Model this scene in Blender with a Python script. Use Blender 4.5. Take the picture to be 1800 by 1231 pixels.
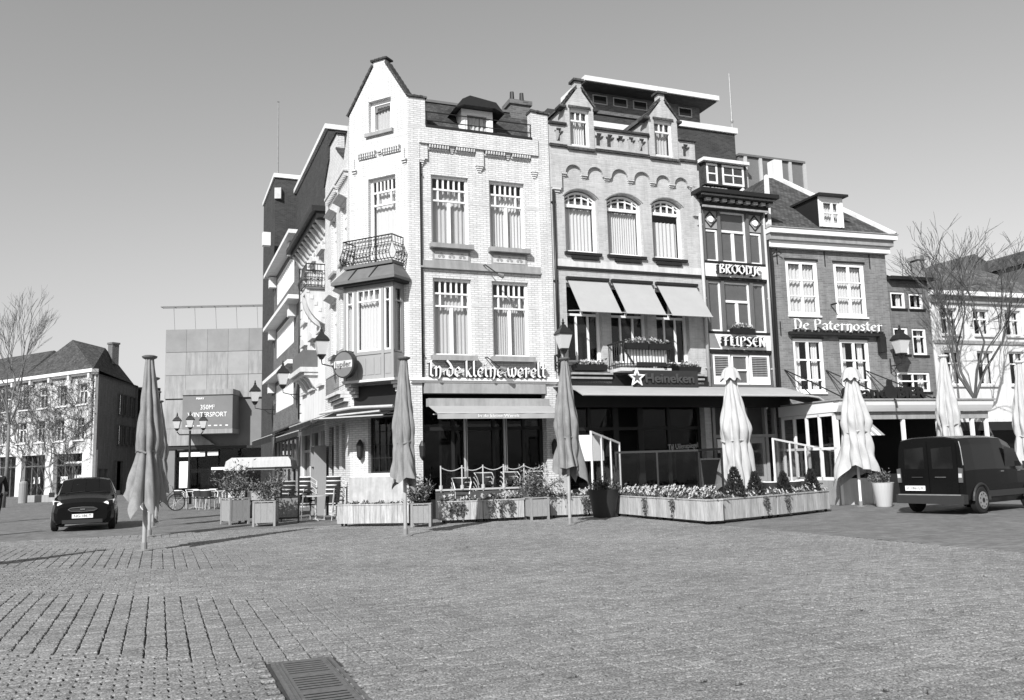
import bpy, math, random
from mathutils import Matrix, Vector
R = math.radians
sin, cos, pi = math.sin, math.cos, math.pi
random.seed(7)
scene = bpy.context.scene
for o in list(bpy.data.objects): bpy.data.objects.remove(o)
COL = scene.collection

# ---------------------------------------------------------------- camera
PITCH, ROLL, EYE, FPX = R(7.55), R(-1.52), 1.5, 1520.0
cf = Vector((0, cos(PITCH), sin(PITCH))); cu = Vector((0, -sin(PITCH), cos(PITCH))); cr = Vector((1, 0, 0))
c_r = cr*cos(ROLL) + cu*sin(ROLL); c_u = cu*cos(ROLL) - cr*sin(ROLL)
cam = bpy.data.cameras.new('camera'); camo = bpy.data.objects.new('camera', cam); COL.objects.link(camo)
mw = Matrix.Identity(4)
for i in range(3):
    mw[i][0] = c_r[i]; mw[i][1] = c_u[i]; mw[i][2] = -cf[i]
mw.translation = Vector((0, 0, EYE)); camo.matrix_world = mw
cam.sensor_width = 36; cam.lens = FPX/1800*36; cam.clip_end = 3000; cam.clip_start = 0.1
scene.camera = camo

# ---------------------------------------------------------------- light: low spring sun from behind the left shoulder
SUN_AZ, SUN_EL = 21.7+180, 35.0          # compass from +Y, clockwise
wd = bpy.data.worlds.new('World'); scene.world = wd; wd.use_nodes = True
wn = wd.node_tree.nodes; wl = wd.node_tree.links; wn.clear()
sky = wn.new('ShaderNodeTexSky'); sky.sky_type = 'NISHITA'; sky.sun_disc = False
sky.sun_elevation = R(SUN_EL); sky.sun_rotation = R(SUN_AZ); sky.altitude = 50; sky.air_density = 1.0; sky.dust_density = 0.6
bw = wn.new('ShaderNodeSeparateColor'); bg = wn.new('ShaderNodeBackground'); wo = wn.new('ShaderNodeOutputWorld')
bg.inputs[1].default_value = 0.09
wl.new(sky.outputs[0], bw.inputs[0]); wl.new(bw.outputs[2], bg.inputs[0]); wl.new(bg.outputs[0], wo.inputs[0])
sl = bpy.data.lights.new('sun', 'SUN'); sl.energy = 5.0; sl.angle = R(0.5); sl.color = (1, 1, 1)
so = bpy.data.objects.new('sun', sl); COL.objects.link(so)
sd = Vector((sin(R(SUN_AZ))*cos(R(SUN_EL)), cos(R(SUN_AZ))*cos(R(SUN_EL)), sin(R(SUN_EL))))
so.rotation_euler = sd.to_track_quat('Z', 'Y').to_euler(); so.location = sd*60
vs = scene.view_settings; vs.view_transform = 'Standard'; vs.look = 'None'; vs.gamma = 1; vs.use_curve_mapping = False
vs.exposure = 0.28

# ---------------------------------------------------------------- materials (black-and-white film: every colour is a grey)
MATS = {}
def mat(name, v=0.5, rough=0.8, var=0.12, scale=6.0, bump=0.0, spec=0.3, metal=0.0, fine=0.0, stretch=None, brick=None, mortar=None, wave=None, coord='UV', streak=0.0):
    if name in MATS: return MATS[name]
    m = bpy.data.materials.new(name); m.use_nodes = True; nt = m.node_tree; n = nt.nodes; l = nt.links; n.clear()
    out = n.new('ShaderNodeOutputMaterial'); p = n.new('ShaderNodeBsdfPrincipled'); l.new(p.outputs[0], out.inputs[0])
    p.inputs['Roughness'].default_value = rough; p.inputs['Metallic'].default_value = metal
    p.inputs['Specular IOR Level'].default_value = spec
    tc = n.new('ShaderNodeTexCoord'); mp = n.new('ShaderNodeMapping'); l.new(tc.outputs[coord], mp.inputs[0])
    if stretch: mp.inputs['Scale'].default_value = stretch
    nz = n.new('ShaderNodeTexNoise'); nz.inputs['Scale'].default_value = scale; nz.inputs['Detail'].default_value = 6; nz.inputs['Roughness'].default_value = .65
    l.new(mp.outputs[0], nz.inputs['Vector'])
    mr = n.new('ShaderNodeMapRange'); mr.inputs[1].default_value = .25; mr.inputs[2].default_value = .75
    mr.inputs[3].default_value = v*(1-var); mr.inputs[4].default_value = v*(1+var); l.new(nz.outputs[0], mr.inputs[0])
    col = mr.outputs[0]; hgt = nz.outputs[0]
    if fine:
        n2 = n.new('ShaderNodeTexNoise'); n2.inputs['Scale'].default_value = 90; n2.inputs['Detail'].default_value = 3; l.new(tc.outputs[coord], n2.inputs['Vector'])
        m2 = n.new('ShaderNodeMapRange'); m2.inputs[1].default_value = .3; m2.inputs[2].default_value = .7; m2.inputs[3].default_value = 1-fine; m2.inputs[4].default_value = 1+fine
        l.new(n2.outputs[0], m2.inputs[0]); mu = n.new('ShaderNodeMath'); mu.operation = 'MULTIPLY'; l.new(col, mu.inputs[0]); l.new(m2.outputs[0], mu.inputs[1]); col = mu.outputs[0]
    if streak:
        ms = n.new('ShaderNodeMapping'); ms.inputs['Scale'].default_value = (2.6, .28, 1); l.new(tc.outputs[coord], ms.inputs[0])
        n3 = n.new('ShaderNodeTexNoise'); n3.inputs['Scale'].default_value = 1.6; n3.inputs['Detail'].default_value = 5; n3.inputs['Roughness'].default_value = .7; l.new(ms.outputs[0], n3.inputs['Vector'])
        m3 = n.new('ShaderNodeMapRange'); m3.inputs[1].default_value = .35; m3.inputs[2].default_value = .62; m3.inputs[3].default_value = 1-streak; m3.inputs[4].default_value = 1.0; l.new(n3.outputs[0], m3.inputs[0])
        mu = n.new('ShaderNodeMath'); mu.operation = 'MULTIPLY'; l.new(col, mu.inputs[0]); l.new(m3.outputs[0], mu.inputs[1]); col = mu.outputs[0]
    if brick:
        bt = n.new('ShaderNodeTexBrick'); l.new(tc.outputs[coord], bt.inputs['Vector'])
        bt.inputs['Scale'].default_value = 1; bt.inputs['Brick Width'].default_value = brick[0]; bt.inputs['Row Height'].default_value = brick[1]
        bt.inputs['Mortar Size'].default_value = brick[2]; bt.inputs['Mortar Smooth'].default_value = .2; bt.inputs['Bias'].default_value = 0
        k = brick[3] if len(brick) > 3 else .18
        bt.inputs['Color1'].default_value = (1-k,)*3+(1,); bt.inputs['Color2'].default_value = (1+k,)*3+(1,)
        bt.inputs['Mortar'].default_value = ((mortar if mortar is not None else .5),)*3+(1,)
        mu = n.new('ShaderNodeMix'); mu.data_type = 'RGBA'; mu.blend_type = 'MULTIPLY'; mu.inputs[0].default_value = 1
        l.new(col, mu.inputs[6]); l.new(bt.outputs[0], mu.inputs[7]); col = mu.outputs[2]
        inv = n.new('ShaderNodeMath'); inv.operation = 'SUBTRACT'; inv.inputs[0].default_value = 1; l.new(bt.outputs[1], inv.inputs[1])
        b2 = n.new('ShaderNodeBump'); b2.inputs['Strength'].default_value = .5; b2.inputs['Distance'].default_value = .012; l.new(inv.outputs[0], b2.inputs['Height'])
        l.new(b2.outputs[0], p.inputs['Normal'])
    elif wave:
        wv = n.new('ShaderNodeTexWave'); wv.wave_type = 'BANDS'; wv.bands_direction = wave[1]; wv.inputs['Scale'].default_value = wave[0]; wv.inputs['Distortion'].default_value = wave[2]
        wv.inputs['Detail'].default_value = 2
        l.new(tc.outputs[coord], wv.inputs['Vector'])
        m2 = n.new('ShaderNodeMapRange'); m2.inputs[3].default_value = 1-wave[3]; m2.inputs[4].default_value = 1+wave[3]; l.new(wv.outputs[1], m2.inputs[0])
        mu = n.new('ShaderNodeMath'); mu.operation = 'MULTIPLY'; l.new(col, mu.inputs[0]); l.new(m2.outputs[0], mu.inputs[1]); col = mu.outputs[0]
        hgt = wv.outputs[1]
    if bump and not brick:
        b2 = n.new('ShaderNodeBump'); b2.inputs['Strength'].default_value = bump; b2.inputs['Distance'].default_value = .02; l.new(hgt, b2.inputs['Height']); l.new(b2.outputs[0], p.inputs['Normal'])
    l.new(col, p.inputs['Base Color'])
    MATS[name] = m; return m
def glass(name, fac=.14, tint=.8, rough=.02):
    m = bpy.data.materials.new(name); m.use_nodes = True; nt = m.node_tree; n = nt.nodes; l = nt.links; n.clear()
    out = n.new('ShaderNodeOutputMaterial'); t = n.new('ShaderNodeBsdfTransparent'); t.inputs[0].default_value = (tint,)*3+(1,)
    g = n.new('ShaderNodeBsdfGlossy'); g.inputs['Roughness'].default_value = rough; g.inputs[0].default_value = (1, 1, 1, 1)
    nz = n.new('ShaderNodeTexNoise'); nz.inputs['Scale'].default_value = 1.5; b = n.new('ShaderNodeBump'); b.inputs['Strength'].default_value = .06; b.inputs['Distance'].default_value = .1
    tc = n.new('ShaderNodeTexCoord'); l.new(tc.outputs['UV'], nz.inputs['Vector']); l.new(nz.outputs[0], b.inputs['Height']); l.new(b.outputs[0], g.inputs['Normal'])
    fr = n.new('ShaderNodeLayerWeight'); fr.inputs[0].default_value = .5; pw = n.new('ShaderNodeMath'); pw.operation = 'POWER'; pw.inputs[1].default_value = 4; l.new(fr.outputs['Facing'], pw.inputs[0])
    ad = n.new('ShaderNodeMath'); ad.operation = 'MULTIPLY_ADD'; ad.use_clamp = True; ad.inputs[1].default_value = .8; ad.inputs[2].default_value = fac; l.new(pw.outputs[0], ad.inputs[0])
    mx = n.new('ShaderNodeMixShader'); l.new(ad.outputs[0], mx.inputs[0]); l.new(t.outputs[0], mx.inputs[1]); l.new(g.outputs[0], mx.inputs[2]); l.new(mx.outputs[0], out.inputs[0])
    MATS[name] = m; return m
G = glass('window_glass', .045, .92); GS = glass('shop_glass', .02, .7); GD = glass('screen_glass', .025, .6); GC = glass('car_glass', .06, .4)

BR = (.22, .065, .011, .09)
WHITEBRICK = mat('white_brick', .68, .85, .06, 1.5, brick=BR, mortar=.66, streak=0.16)
WBAND = mat('grey_brick_band', .57, .85, .08, 2, brick=BR, mortar=.85)
PINK = mat('mid_brick', .47, .88, .07, 1.2, brick=(.22, .065, .009, .10), mortar=1.05, streak=0.2)
REDB = mat('grey_brick', .205, .88, .10, 1.5, brick=(.22, .065, .009, .2), mortar=1.25, streak=0.25)
REDB2 = mat('darker_brick', .16, .88, .10, 1.5, brick=(.22, .065, .009, .2), mortar=1.2, streak=0.25)
DARKB = mat('dark_brick', .045, .9, .2, 1.2, brick=(.22, .065, .01, .3), mortar=1.5)
DARKB2 = mat('brown_brick', .12, .9, .2, 1.2, brick=(.22, .065, .01, .3), mortar=1.4)
SHADEB = mat('plain_brick_side', .2, .9, .12, 1.0, brick=(.22, .065, .009, .15), mortar=1.2, streak=0.3)
STONE = mat('grey_stone', .33, .85, .1, 5, bump=.1, streak=0.25)
LSTONE = mat('light_stone', .62, .85, .08, 4, bump=.1, streak=0.25)
STUCCO = mat('white_stucco', .68, .9, .07, 1.2, bump=.06, streak=0.2)
WOODW = mat('white_paint', .80, .5, .03, 3)
WOODG = mat('grey_paint', .30, .55, .08, 4, stretch=(8, 1, 1))
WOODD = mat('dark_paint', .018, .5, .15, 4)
WOODM = mat('brown_paint', .12, .55, .12, 4)
PLANK = mat('weathered_planks', .50, .85, .42, 3, bump=.2, stretch=(14, 1, 1), streak=0.45)
PLANKG = mat('grey_planks', .27, .85, .22, 6, bump=.2, stretch=(10, 1, 1), fine=.15)
PLANKD = mat('old_dark_planks', .07, .85, .3, 5, bump=.2, stretch=(10, 1, 1))
IRON = mat('black_iron', .018, .45, .2, 12, spec=.4)
LEAD = mat('lead_sheet', .14, .6, .2, 3, bump=.1)
SLATE = mat('roof_slate', .055, .85, .55, 2.2, brick=(.13, .09, .008, .35), mortar=.6)
TILE = mat('roof_tiles', .07, .85, .55, 2.0, brick=(.16, .12, .012, .4), mortar=.5)
TILEL = mat('light_pantiles', .17, .8, .25, 1.6, brick=(.22, .28, .03, .35), mortar=.3)
CONC = mat('concrete_panels', .33, .9, .16, .5, bump=.1, fine=.05, streak=0.3)
CONCD = mat('dark_concrete', .19, .9, .12, .6, bump=.1)
CONCW = mat('white_concrete', .75, .85, .06, 1, streak=0.2)
CURT = mat('curtain_cloth', .6, .95, .06, 10, stretch=(6, .3, 1))
CURT2 = mat('cream_curtain_cloth', .48, .95, .08, 10, stretch=(6, .3, 1))
NET = mat('net_curtain', .55, .95, .1, 14)
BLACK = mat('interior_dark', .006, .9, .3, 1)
FABD = mat('grey_canvas', .22, .92, .28, 2.5, bump=.5, fine=.12, stretch=(5, .8, 1), coord='Object')
FABW = mat('pale_canvas', .45, .92, .14, 2.5, bump=.5, fine=.06, stretch=(5, .8, 1), coord='Object')
FABA = mat('awning_cloth', .36, .9, .06, 2, fine=.04)
FABL = mat('light_awning_cloth', .36, .9, .08, 2, fine=.04)
FABK = mat('black_awning_cloth', .02, .9, .2, 2)
ALU = mat('pale_metal', .45, .4, .08, 8, metal=.0, spec=.5)
GALV = mat('galvanised_steel', .28, .45, .2, 5, metal=.3)
RUBBER = mat('tyre_rubber', .015, .8, .2, 10)
CARP = mat('black_car_paint', .006, .16, .1, 2, spec=.2)
PLAST = mat('black_plastic', .03, .55, .1, 8)
CHROME = mat('chrome', .7, .15, .02, 2, metal=1)
LAMPG = mat('lamp_glass', .55, .15, .03, 4, spec=.6)
LEAFD = mat('dark_leaves', .035, .7, .5, 4, coord='Object', spec=.2)
LEAFM = mat('green_leaves', .085, .65, .5, 5, coord='Object', spec=.25)
LEAFL = mat('pale_leaves', .20, .7, .4, 5, coord='Object', spec=.25)
PETAL = mat('pale_petals', .45, .8, .15, 6, coord='Object')
BARK = mat('bark', .09, .9, .3, 8, bump=.4, coord='Object')
BARKL = mat('pale_bark', .15, .9, .4, 6, bump=.3, coord='Object')
VINE = mat('vine_twigs', .07, .9, .3, 8, coord='Object')
SKIN = mat('skin', .35, .6, .05, 5, coord='Object')
COAT = mat('dark_coat', .012, .9, .2, 8, coord='Object')
IRONG = mat('cast_iron', .12, .7, .35, 20, bump=.3)
def paving(name, v):
    m = bpy.data.materials.new(name); m.use_nodes = True; nt = m.node_tree; n = nt.nodes; l = nt.links; n.clear()
    out = n.new('ShaderNodeOutputMaterial'); p = n.new('ShaderNodeBsdfPrincipled'); l.new(p.outputs[0], out.inputs[0]); p.inputs['Roughness'].default_value = .9; p.inputs['Specular IOR Level'].default_value = .2
    g = n.new('ShaderNodeNewGeometry')
    def noise(sc, det, lo, hi, a0=.3, a1=.7):
        t = n.new('ShaderNodeTexNoise'); t.inputs['Scale'].default_value = sc; t.inputs['Detail'].default_value = det; t.inputs['Roughness'].default_value = .7; l.new(g.outputs['Position'], t.inputs['Vector'])
        r = n.new('ShaderNodeMapRange'); r.inputs[1].default_value = a0; r.inputs[2].default_value = a1; r.inputs[3].default_value = lo; r.inputs[4].default_value = hi; l.new(t.outputs[0], r.inputs[0]); return t, r.outputs[0]
    def mul(x, y):
        q = n.new('ShaderNodeMath'); q.operation = 'MULTIPLY'; l.new(x, q.inputs[0])
        if isinstance(y, float): q.inputs[1].default_value = y
        else: l.new(y, q.inputs[1])
        return q.outputs[0]
    _, big = noise(.33, 4, .80, 1.15); _, mid = noise(3.5, 4, .86, 1.12); tf, fine = noise(58, 2, .30, 1.85); _, grit = noise(28, 3, .75, 1.28); _, gum = noise(9, 1, 1.0, .45, .72, .75)
    c = mul(mul(mul(mul(mul(big, mid), fine), grit), gum), v)
    l.new(c, p.inputs['Base Color'])
    bp = n.new('ShaderNodeBump'); bp.inputs['Strength'].default_value = .7; bp.inputs['Distance'].default_value = .006; l.new(tf.outputs[0], bp.inputs['Height']); l.new(bp.outputs[0], p.inputs['Normal'])
    MATS[name] = m; return m
PAVE = paving('paving_brick', .185); PAVEL = paving('paving_brick_light', .205); PAVED = paving('paving_brick_dark', .165)
BED = mat('joint_sand', .05, .95, .4, 30, coord='Object')
SIGNW = mat('sign_white', .82, .5, .03, 3)

# ---------------------------------------------------------------- mesh helpers
STUFF = {'foliage','young_foliage','flowers','buds','twig_tufts','stems','small_marks'}
NOSPLIT = {'wall','interior','foliage','young_foliage','flowers','crown','buds','twig_tufts','stems','paving_stones','trunk','body','joint_bed','window','fanlight','shopfront_frame','pub_front','dormer','balcony_rail','wiper','windscreen','side_window','small_marks','grate_bars','spokes','wheel_hole','arm_rail','stay_rod'}
class MB:
    def __init__(s, M=None): s.v = []; s.f = []; s.M = M
    def add(s, vs_, fs):
        k = len(s.v); M = s.M
        if M is not None: vs_ = [tuple(M @ Vector(p)) for p in vs_]
        s.v += [tuple(p) for p in vs_]; s.f += [tuple(i+k for i in f) for f in fs]
        return s
    def box(s, x0, x1, y0, y1, z0, z1):
        return s.add([(x0,y0,z0),(x1,y0,z0),(x1,y1,z0),(x0,y1,z0),(x0,y0,z1),(x1,y0,z1),(x1,y1,z1),(x0,y1,z1)],
                     [(0,3,2,1),(4,5,6,7),(0,1,5,4),(1,2,6,5),(2,3,7,6),(3,0,4,7)])
    def prism(s, poly, y0, y1):                 # polygon in x,z extruded along y
        n = len(poly); a = [(x,y0,z) for x,z in poly]+[(x,y1,z) for x,z in poly]
        return s.add(a, [tuple(range(n)), tuple(reversed(range(n,2*n)))]+[(i+n,(i+1)%n+n,(i+1)%n,i) for i in range(n)])
    def prismz(s, poly, z0, z1):                # footprint polygon in x,y
        n = len(poly); a = [(x,y,z0) for x,y in poly]+[(x,y,z1) for x,y in poly]
        return s.add(a, [tuple(reversed(range(n))), tuple(range(n,2*n))]+[(i,(i+1)%n,(i+1)%n+n,i+n) for i in range(n)])
    def prismx(s, poly, x0, x1):                # profile polygon in y,z extruded along x
        n = len(poly); a = [(x0,y,z) for y,z in poly]+[(x1,y,z) for y,z in poly]
        return s.add(a, [tuple(range(n)), tuple(reversed(range(n,2*n)))]+[(i+n,(i+1)%n+n,(i+1)%n,i) for i in range(n)])
    def quad(s, a, b, c, d): return s.add([a,b,c,d], [(0,1,2,3)])
    def slab(s, pts, t):                        # thin plate: planar polygon thickened along its normal
        P = [Vector(p) for p in pts]; nn = (P[1]-P[0]).cross(P[2]-P[0]).normalized()*t; n = len(P)
        return s.add([tuple(p) for p in P]+[tuple(p-nn) for p in P], [tuple(range(n)), tuple(reversed(range(n,2*n)))]+[(i+n,(i+1)%n+n,(i+1)%n,i) for i in range(n)])
    def tube(s, pts, r, n=6, r1=None, cap=True):
        P = [Vector(p) for p in pts]; rs = r if isinstance(r, (list, tuple)) else [r+(0 if r1 is None else (r1-r)*i/(len(P)-1)) for i in range(len(P))]
        k = []; prev = None
        for i, p in enumerate(P):
            t = (P[min(i+1,len(P)-1)]-P[max(i-1,0)])
            if t.length < 1e-9: t = Vector((0,0,1))
            t.normalize()
            ref = prev if prev is not None else (Vector((0,0,1)) if abs(t.z) < .9 else Vector((1,0,0)))
            a = (ref-t*ref.dot(t))
            if a.length < 1e-6: a = t.orthogonal()
            a.normalize(); b = t.cross(a); prev = a
            for j in range(n):
                q = p+(a*cos(2*pi*j/n)+b*sin(2*pi*j/n))*rs[i]; k.append(tuple(q))
        f = [(i*n+j, i*n+(j+1)%n, (i+1)*n+(j+1)%n, (i+1)*n+j) for i in range(len(P)-1) for j in range(n)]
        if cap: f += [tuple(reversed(range(n))), tuple(range((len(P)-1)*n, len(P)*n))]
        return s.add(k, f)
    def lathe(s, prof, n=12, c=(0,0,0), rot=0):
        k = [(c[0]+r*cos(2*pi*j/n+rot), c[1]+r*sin(2*pi*j/n+rot), c[2]+z) for r, z in prof for j in range(n)]
        m = len(prof); f = [(i*n+j, i*n+(j+1)%n, (i+1)*n+(j+1)%n, (i+1)*n+j) for i in range(m-1) for j in range(n)]
        f += [tuple(reversed(range(n))), tuple(range((m-1)*n, m*n))]
        return s.add(k, f)
    def disc(s, c, axis, r, t, n=20):
        a = Vector(axis).normalized(); return s.tube([Vector(c)-a*t/2, Vector(c)+a*t/2], r, n)
    def leaf(s, p, d, w, up=None):
        d = Vector(d); n_ = d.cross(up if up else Vector((random.uniform(-1,1),random.uniform(-1,1),random.uniform(-1,1))))
        if n_.length < 1e-6: return s
        n_.normalize(); p = Vector(p); m = p+d*.5
        return s.add([p, m+n_*w, p+d, m-n_*w], [(0,1,2,3)])
    def pieces(s):
        """groups of faces that touch each other, so that separate pieces become separate objects"""
        n = len(s.v); par = list(range(n))
        def fd(i):
            while par[i] != i: par[i] = par[par[i]]; i = par[i]
            return i
        seen = {}
        for i, p in enumerate(s.v):
            k = (round(p[0],4), round(p[1],4), round(p[2],4))
            if k in seen: par[fd(i)] = fd(seen[k])
            else: seen[k] = i
        for f in s.f:
            r0 = fd(f[0])
            for i in f[1:]: par[fd(i)] = r0
        comp = {}
        for i in range(n): comp.setdefault(fd(i), []).append(i)
        if len(comp) < 2 or len(comp) > 260: return None
        keys = list(comp); bb = []
        for k in keys:
            P = [s.v[i] for i in comp[k]]; bb.append([min(p[q] for p in P)-.004 for q in range(3)]+[max(p[q] for p in P)+.004 for q in range(3)])
        g = list(range(len(keys)))
        def fg(i):
            while g[i] != i: g[i] = g[g[i]]; i = g[i]
            return i
        for i in range(len(keys)):
            for j in range(i):
                A, B_ = bb[i], bb[j]
                if all(A[q] <= B_[q+3] and B_[q] <= A[q+3] for q in range(3)): g[fg(i)] = fg(j)
        root = {k: fg(i) for i, k in enumerate(keys)}
        if len(set(root.values())) < 2: return None
        out = {}
        for f in s.f: out.setdefault(root[fd(f[0])], []).append(f)
        res = []
        for fs in out.values():
            mb = MB(); ix = {}
            for f in fs:
                t = []
                for i in f:
                    if i not in ix: ix[i] = len(mb.v); mb.v.append(s.v[i])
                    t.append(ix[i])
                mb.f.append(tuple(t))
            res.append(mb)
        return res
    def build(s, name, m, parent=None, smooth=False, sharp=None, split=True):
        if split and parent is not None and name not in NOSPLIT:
            ps = s.pieces()
            if ps: return [p.build(name, m, parent, smooth, sharp, False) for p in ps][0]
        me = bpy.data.meshes.new(name); me.from_pydata(s.v, [], s.f)
        uv = me.uv_layers.new(name='UV'); dat = [0.0]*(2*len(me.loops))
        for p in me.polygons:
            n_ = p.normal
            hz = math.hypot(n_.x, n_.y)
            if abs(n_.z) < .75 and hz > 1e-6:
                tx, ty = -n_.y/hz, n_.x/hz; k = 1/max(hz, .3)
                for li in p.loop_indices:
                    c = me.vertices[me.loops[li].vertex_index].co; dat[2*li] = c.x*tx+c.y*ty; dat[2*li+1] = c.z*k
            else:
                for li in p.loop_indices:
                    c = me.vertices[me.loops[li].vertex_index].co; dat[2*li] = c.x; dat[2*li+1] = c.y
        uv.data.foreach_set('uv', dat)
        if smooth:
            me.polygons.foreach_set('use_smooth', [True]*len(me.polygons))
            if sharp: me.set_sharp_from_angle(angle=R(sharp))
        me.materials.append(m); me.update()
        o = bpy.data.objects.new(name, me); COL.objects.link(o)
        if name in STUFF: o['kind'] = 'stuff'
        if parent is not None: o.parent = parent
        return o
def thing(name, label, cat, loc=(0,0,0), rz=0.0, group=None, scale=None):
    o = bpy.data.objects.new(name, None); COL.objects.link(o); o.location = loc; o.rotation_euler = (0,0,rz); o.empty_display_size = .3
    if scale: o.scale = (scale,)*3
    o['label'] = label; o['category'] = cat
    if group: o['group'] = group
    return o
def tag(o, label, cat, group=None):
    o['label'] = label; o['category'] = cat
    if group: o['group'] = group
    return o
def copy_tree(o, parent=None):
    c = o.copy(); COL.objects.link(c); c.parent = parent
    for ch in list(o.children): copy_tree(ch, c)
    return c
def az(a): return R(90-a)                        # rotation whose local x runs along compass azimuth a
def sub(x, y, rot, z=0): return Matrix.Translation((x, y, z)) @ Matrix.Rotation(rot, 4, 'Z')
def fpt(P, a, u, out, z=0):                      # point of a facade frame in world space
    A = R(a); return Vector((P[0]+sin(A)*u+cos(A)*out, P[1]+cos(A)*u-sin(A)*out, z))

def panel(mb, u0, u1, z0, z1, holes=(), depth=.2, d0=0.0, back=False, edges=True):
    """facade sheet with real rectangular openings and their reveals"""
    us = sorted({u0, u1}|{max(u0,min(u1,h[k])) for h in holes for k in (0,1)}); zs = sorted({z0, z1}|{max(z0,min(z1,h[k])) for h in holes for k in (2,3)})
    nu, nz = len(us)-1, len(zs)-1
    def solid(i, j):
        if i < 0 or j < 0 or i >= nu or j >= nz: return False
        a, b = (us[i]+us[i+1])/2, (zs[j]+zs[j+1])/2
        return not any(h[0] < a < h[1] and h[2] < b < h[3] for h in holes)
    y0, y1 = d0, d0+depth
    for i in range(nu):
        for j in range(nz):
            if not solid(i, j): continue
            a, b, c, d = us[i], us[i+1], zs[j], zs[j+1]
            mb.quad((a,y0,c),(b,y0,c),(b,y0,d),(a,y0,d))
            if back: mb.quad((b,y1,c),(a,y1,c),(a,y1,d),(b,y1,d))
            if not solid(i-1,j) and (edges or i > 0): mb.quad((a,y1,c),(a,y0,c),(a,y0,d),(a,y1,d))
            if not solid(i+1,j) and (edges or i < nu-1): mb.quad((b,y0,c),(b,y1,c),(b,y1,d),(b,y0,d))
            if not solid(i,j-1) and (edges or j > 0): mb.quad((a,y1,c),(b,y1,c),(b,y0,c),(a,y0,c))
            if not solid(i,j+1) and (edges or j < nz-1): mb.quad((a,y0,d),(b,y0,d),(b,y1,d),(a,y1,d))
    return mb
def arch_pts(u0, u1, zs, rise, n=10):
    w = (u1-u0)/2; rad = (w*w+rise*rise)/(2*rise); cz = zs+rise-rad; a0 = math.asin(min(1, w/rad))
    if rise > w: a0 = pi-a0
    return [((u0+u1)/2+rad*sin(-a0+2*a0*i/n), cz+rad*cos(-a0+2*a0*i/n)) for i in range(n+1)]
def spandrel(mb, u0, u1, zs, zt, rise, depth, d0=0.0):
    A = arch_pts(u0, u1, zs, rise)
    for (a, b), (c, d) in zip(A, A[1:]):
        mb.quad((a,d0,b),(c,d0,d),(c,d0,zt),(a,d0,zt)); mb.quad((a,d0+depth,b),(c,d0+depth,d),(c,d0,d),(a,d0,b))
    return mb
def curtain(parent, M, u0, u1, z0, z1, d, m=None, amp=.03, per=.11, name='curtain'):
    per *= random.uniform(.75,1.5); amp *= random.uniform(.6,1.2); n = max(6, int((u1-u0)/per*6)); v = []; ph = random.uniform(0,6); k = random.uniform(.8,1.25)
    for i in range(n+1):
        u = u0+(u1-u0)*i/n; y = d+amp*sin(u/per*2*pi*k+ph+.8*sin(u*5+ph))
        v += [(u,y,z0),(u,y,z1)]
    return MB(M).add(v, [(2*i,2*i+2,2*i+3,2*i+1) for i in range(n)]).build(name, m or random.choice((CURT, CURT, CURT2)), parent, True)
def window(bld, M, u0, u1, z0, z1, d=.16, rows=None, fw=.07, bar=.04, fm=None, sill=None, cur=True, label=None, gm=None, ft=.07, sillm=None, curm=None, cz=None, out=None):
    """frame (part) with panes, curtains and sill as its pieces. rows = [(z fraction top, [splits], bar)] from the bottom"""
    fm = fm or WOODW; f = MB(M); y0, y1 = d, d+ft
    f.box(u0,u0+fw,y0,y1,z0,z1).box(u1-fw,u1,y0,y1,z0,z1).box(u0+fw,u1-fw,y0,y1,z0,z0+fw).box(u0+fw,u1-fw,y0,y1,z1-fw,z1)
    iu0, iu1, iz0, iz1 = u0+fw, u1-fw, z0+fw, z1-fw; lights = []; zb = iz0
    rows = rows or [(1, [.5], None)]
    for k, (ft_, sp, tb) in enumerate(rows):
        zt = iz0+(iz1-iz0)*ft_
        ztt = zt if k == len(rows)-1 else zt-bar/2
        us = [iu0]+[iu0+(iu1-iu0)*s_ for s_ in sp]+[iu1]; bb = tb or bar
        for i in range(1, len(us)-1): f.box(us[i]-bb/2,us[i]+bb/2,y0+.004,y1-.004,zb,ztt)
        if k < len(rows)-1: f.box(iu0,iu1,y0-.012,y1-.006,zt-bar/2,zt+bar/2)
        for i in range(len(us)-1):
            lights.append((us[i]+(bb/2 if i else 0), us[i+1]-(bb/2 if i < len(us)-2 else 0), zb, ztt))
        zb = zt+bar/2
    w = f.build('window', fm, bld)
    if label: w['label'] = label
    for a, b, c, e in lights:
        if b-a > .02 and e-c > .02: MB(M).quad((a,d+.035,c),(b,d+.035,c),(b,d+.035,e),(a,d+.035,e)).build('pane', gm or G, w)
    if cur:
        if cur == 'sides':
            k = (iu1-iu0)*random.uniform(.24,.34); curtain(w, M, iu0, iu0+k, iz0, iz1, d+.17, curm); curtain(w, M, iu1-k, iu1, iz0, iz1, d+.17, curm)
        else: curtain(w, M, iu0-.03, iu1+.03, iz0, (iz0+(iz1-iz0)*cz) if cz else iz1, d+.18, curm)
    if sill: MB(M).box(u0-sill[0],u1+sill[0],-sill[1],d+.02,z0-sill[2],z0-.003).build('sill', sillm or STONE, w)
    return w
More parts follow.
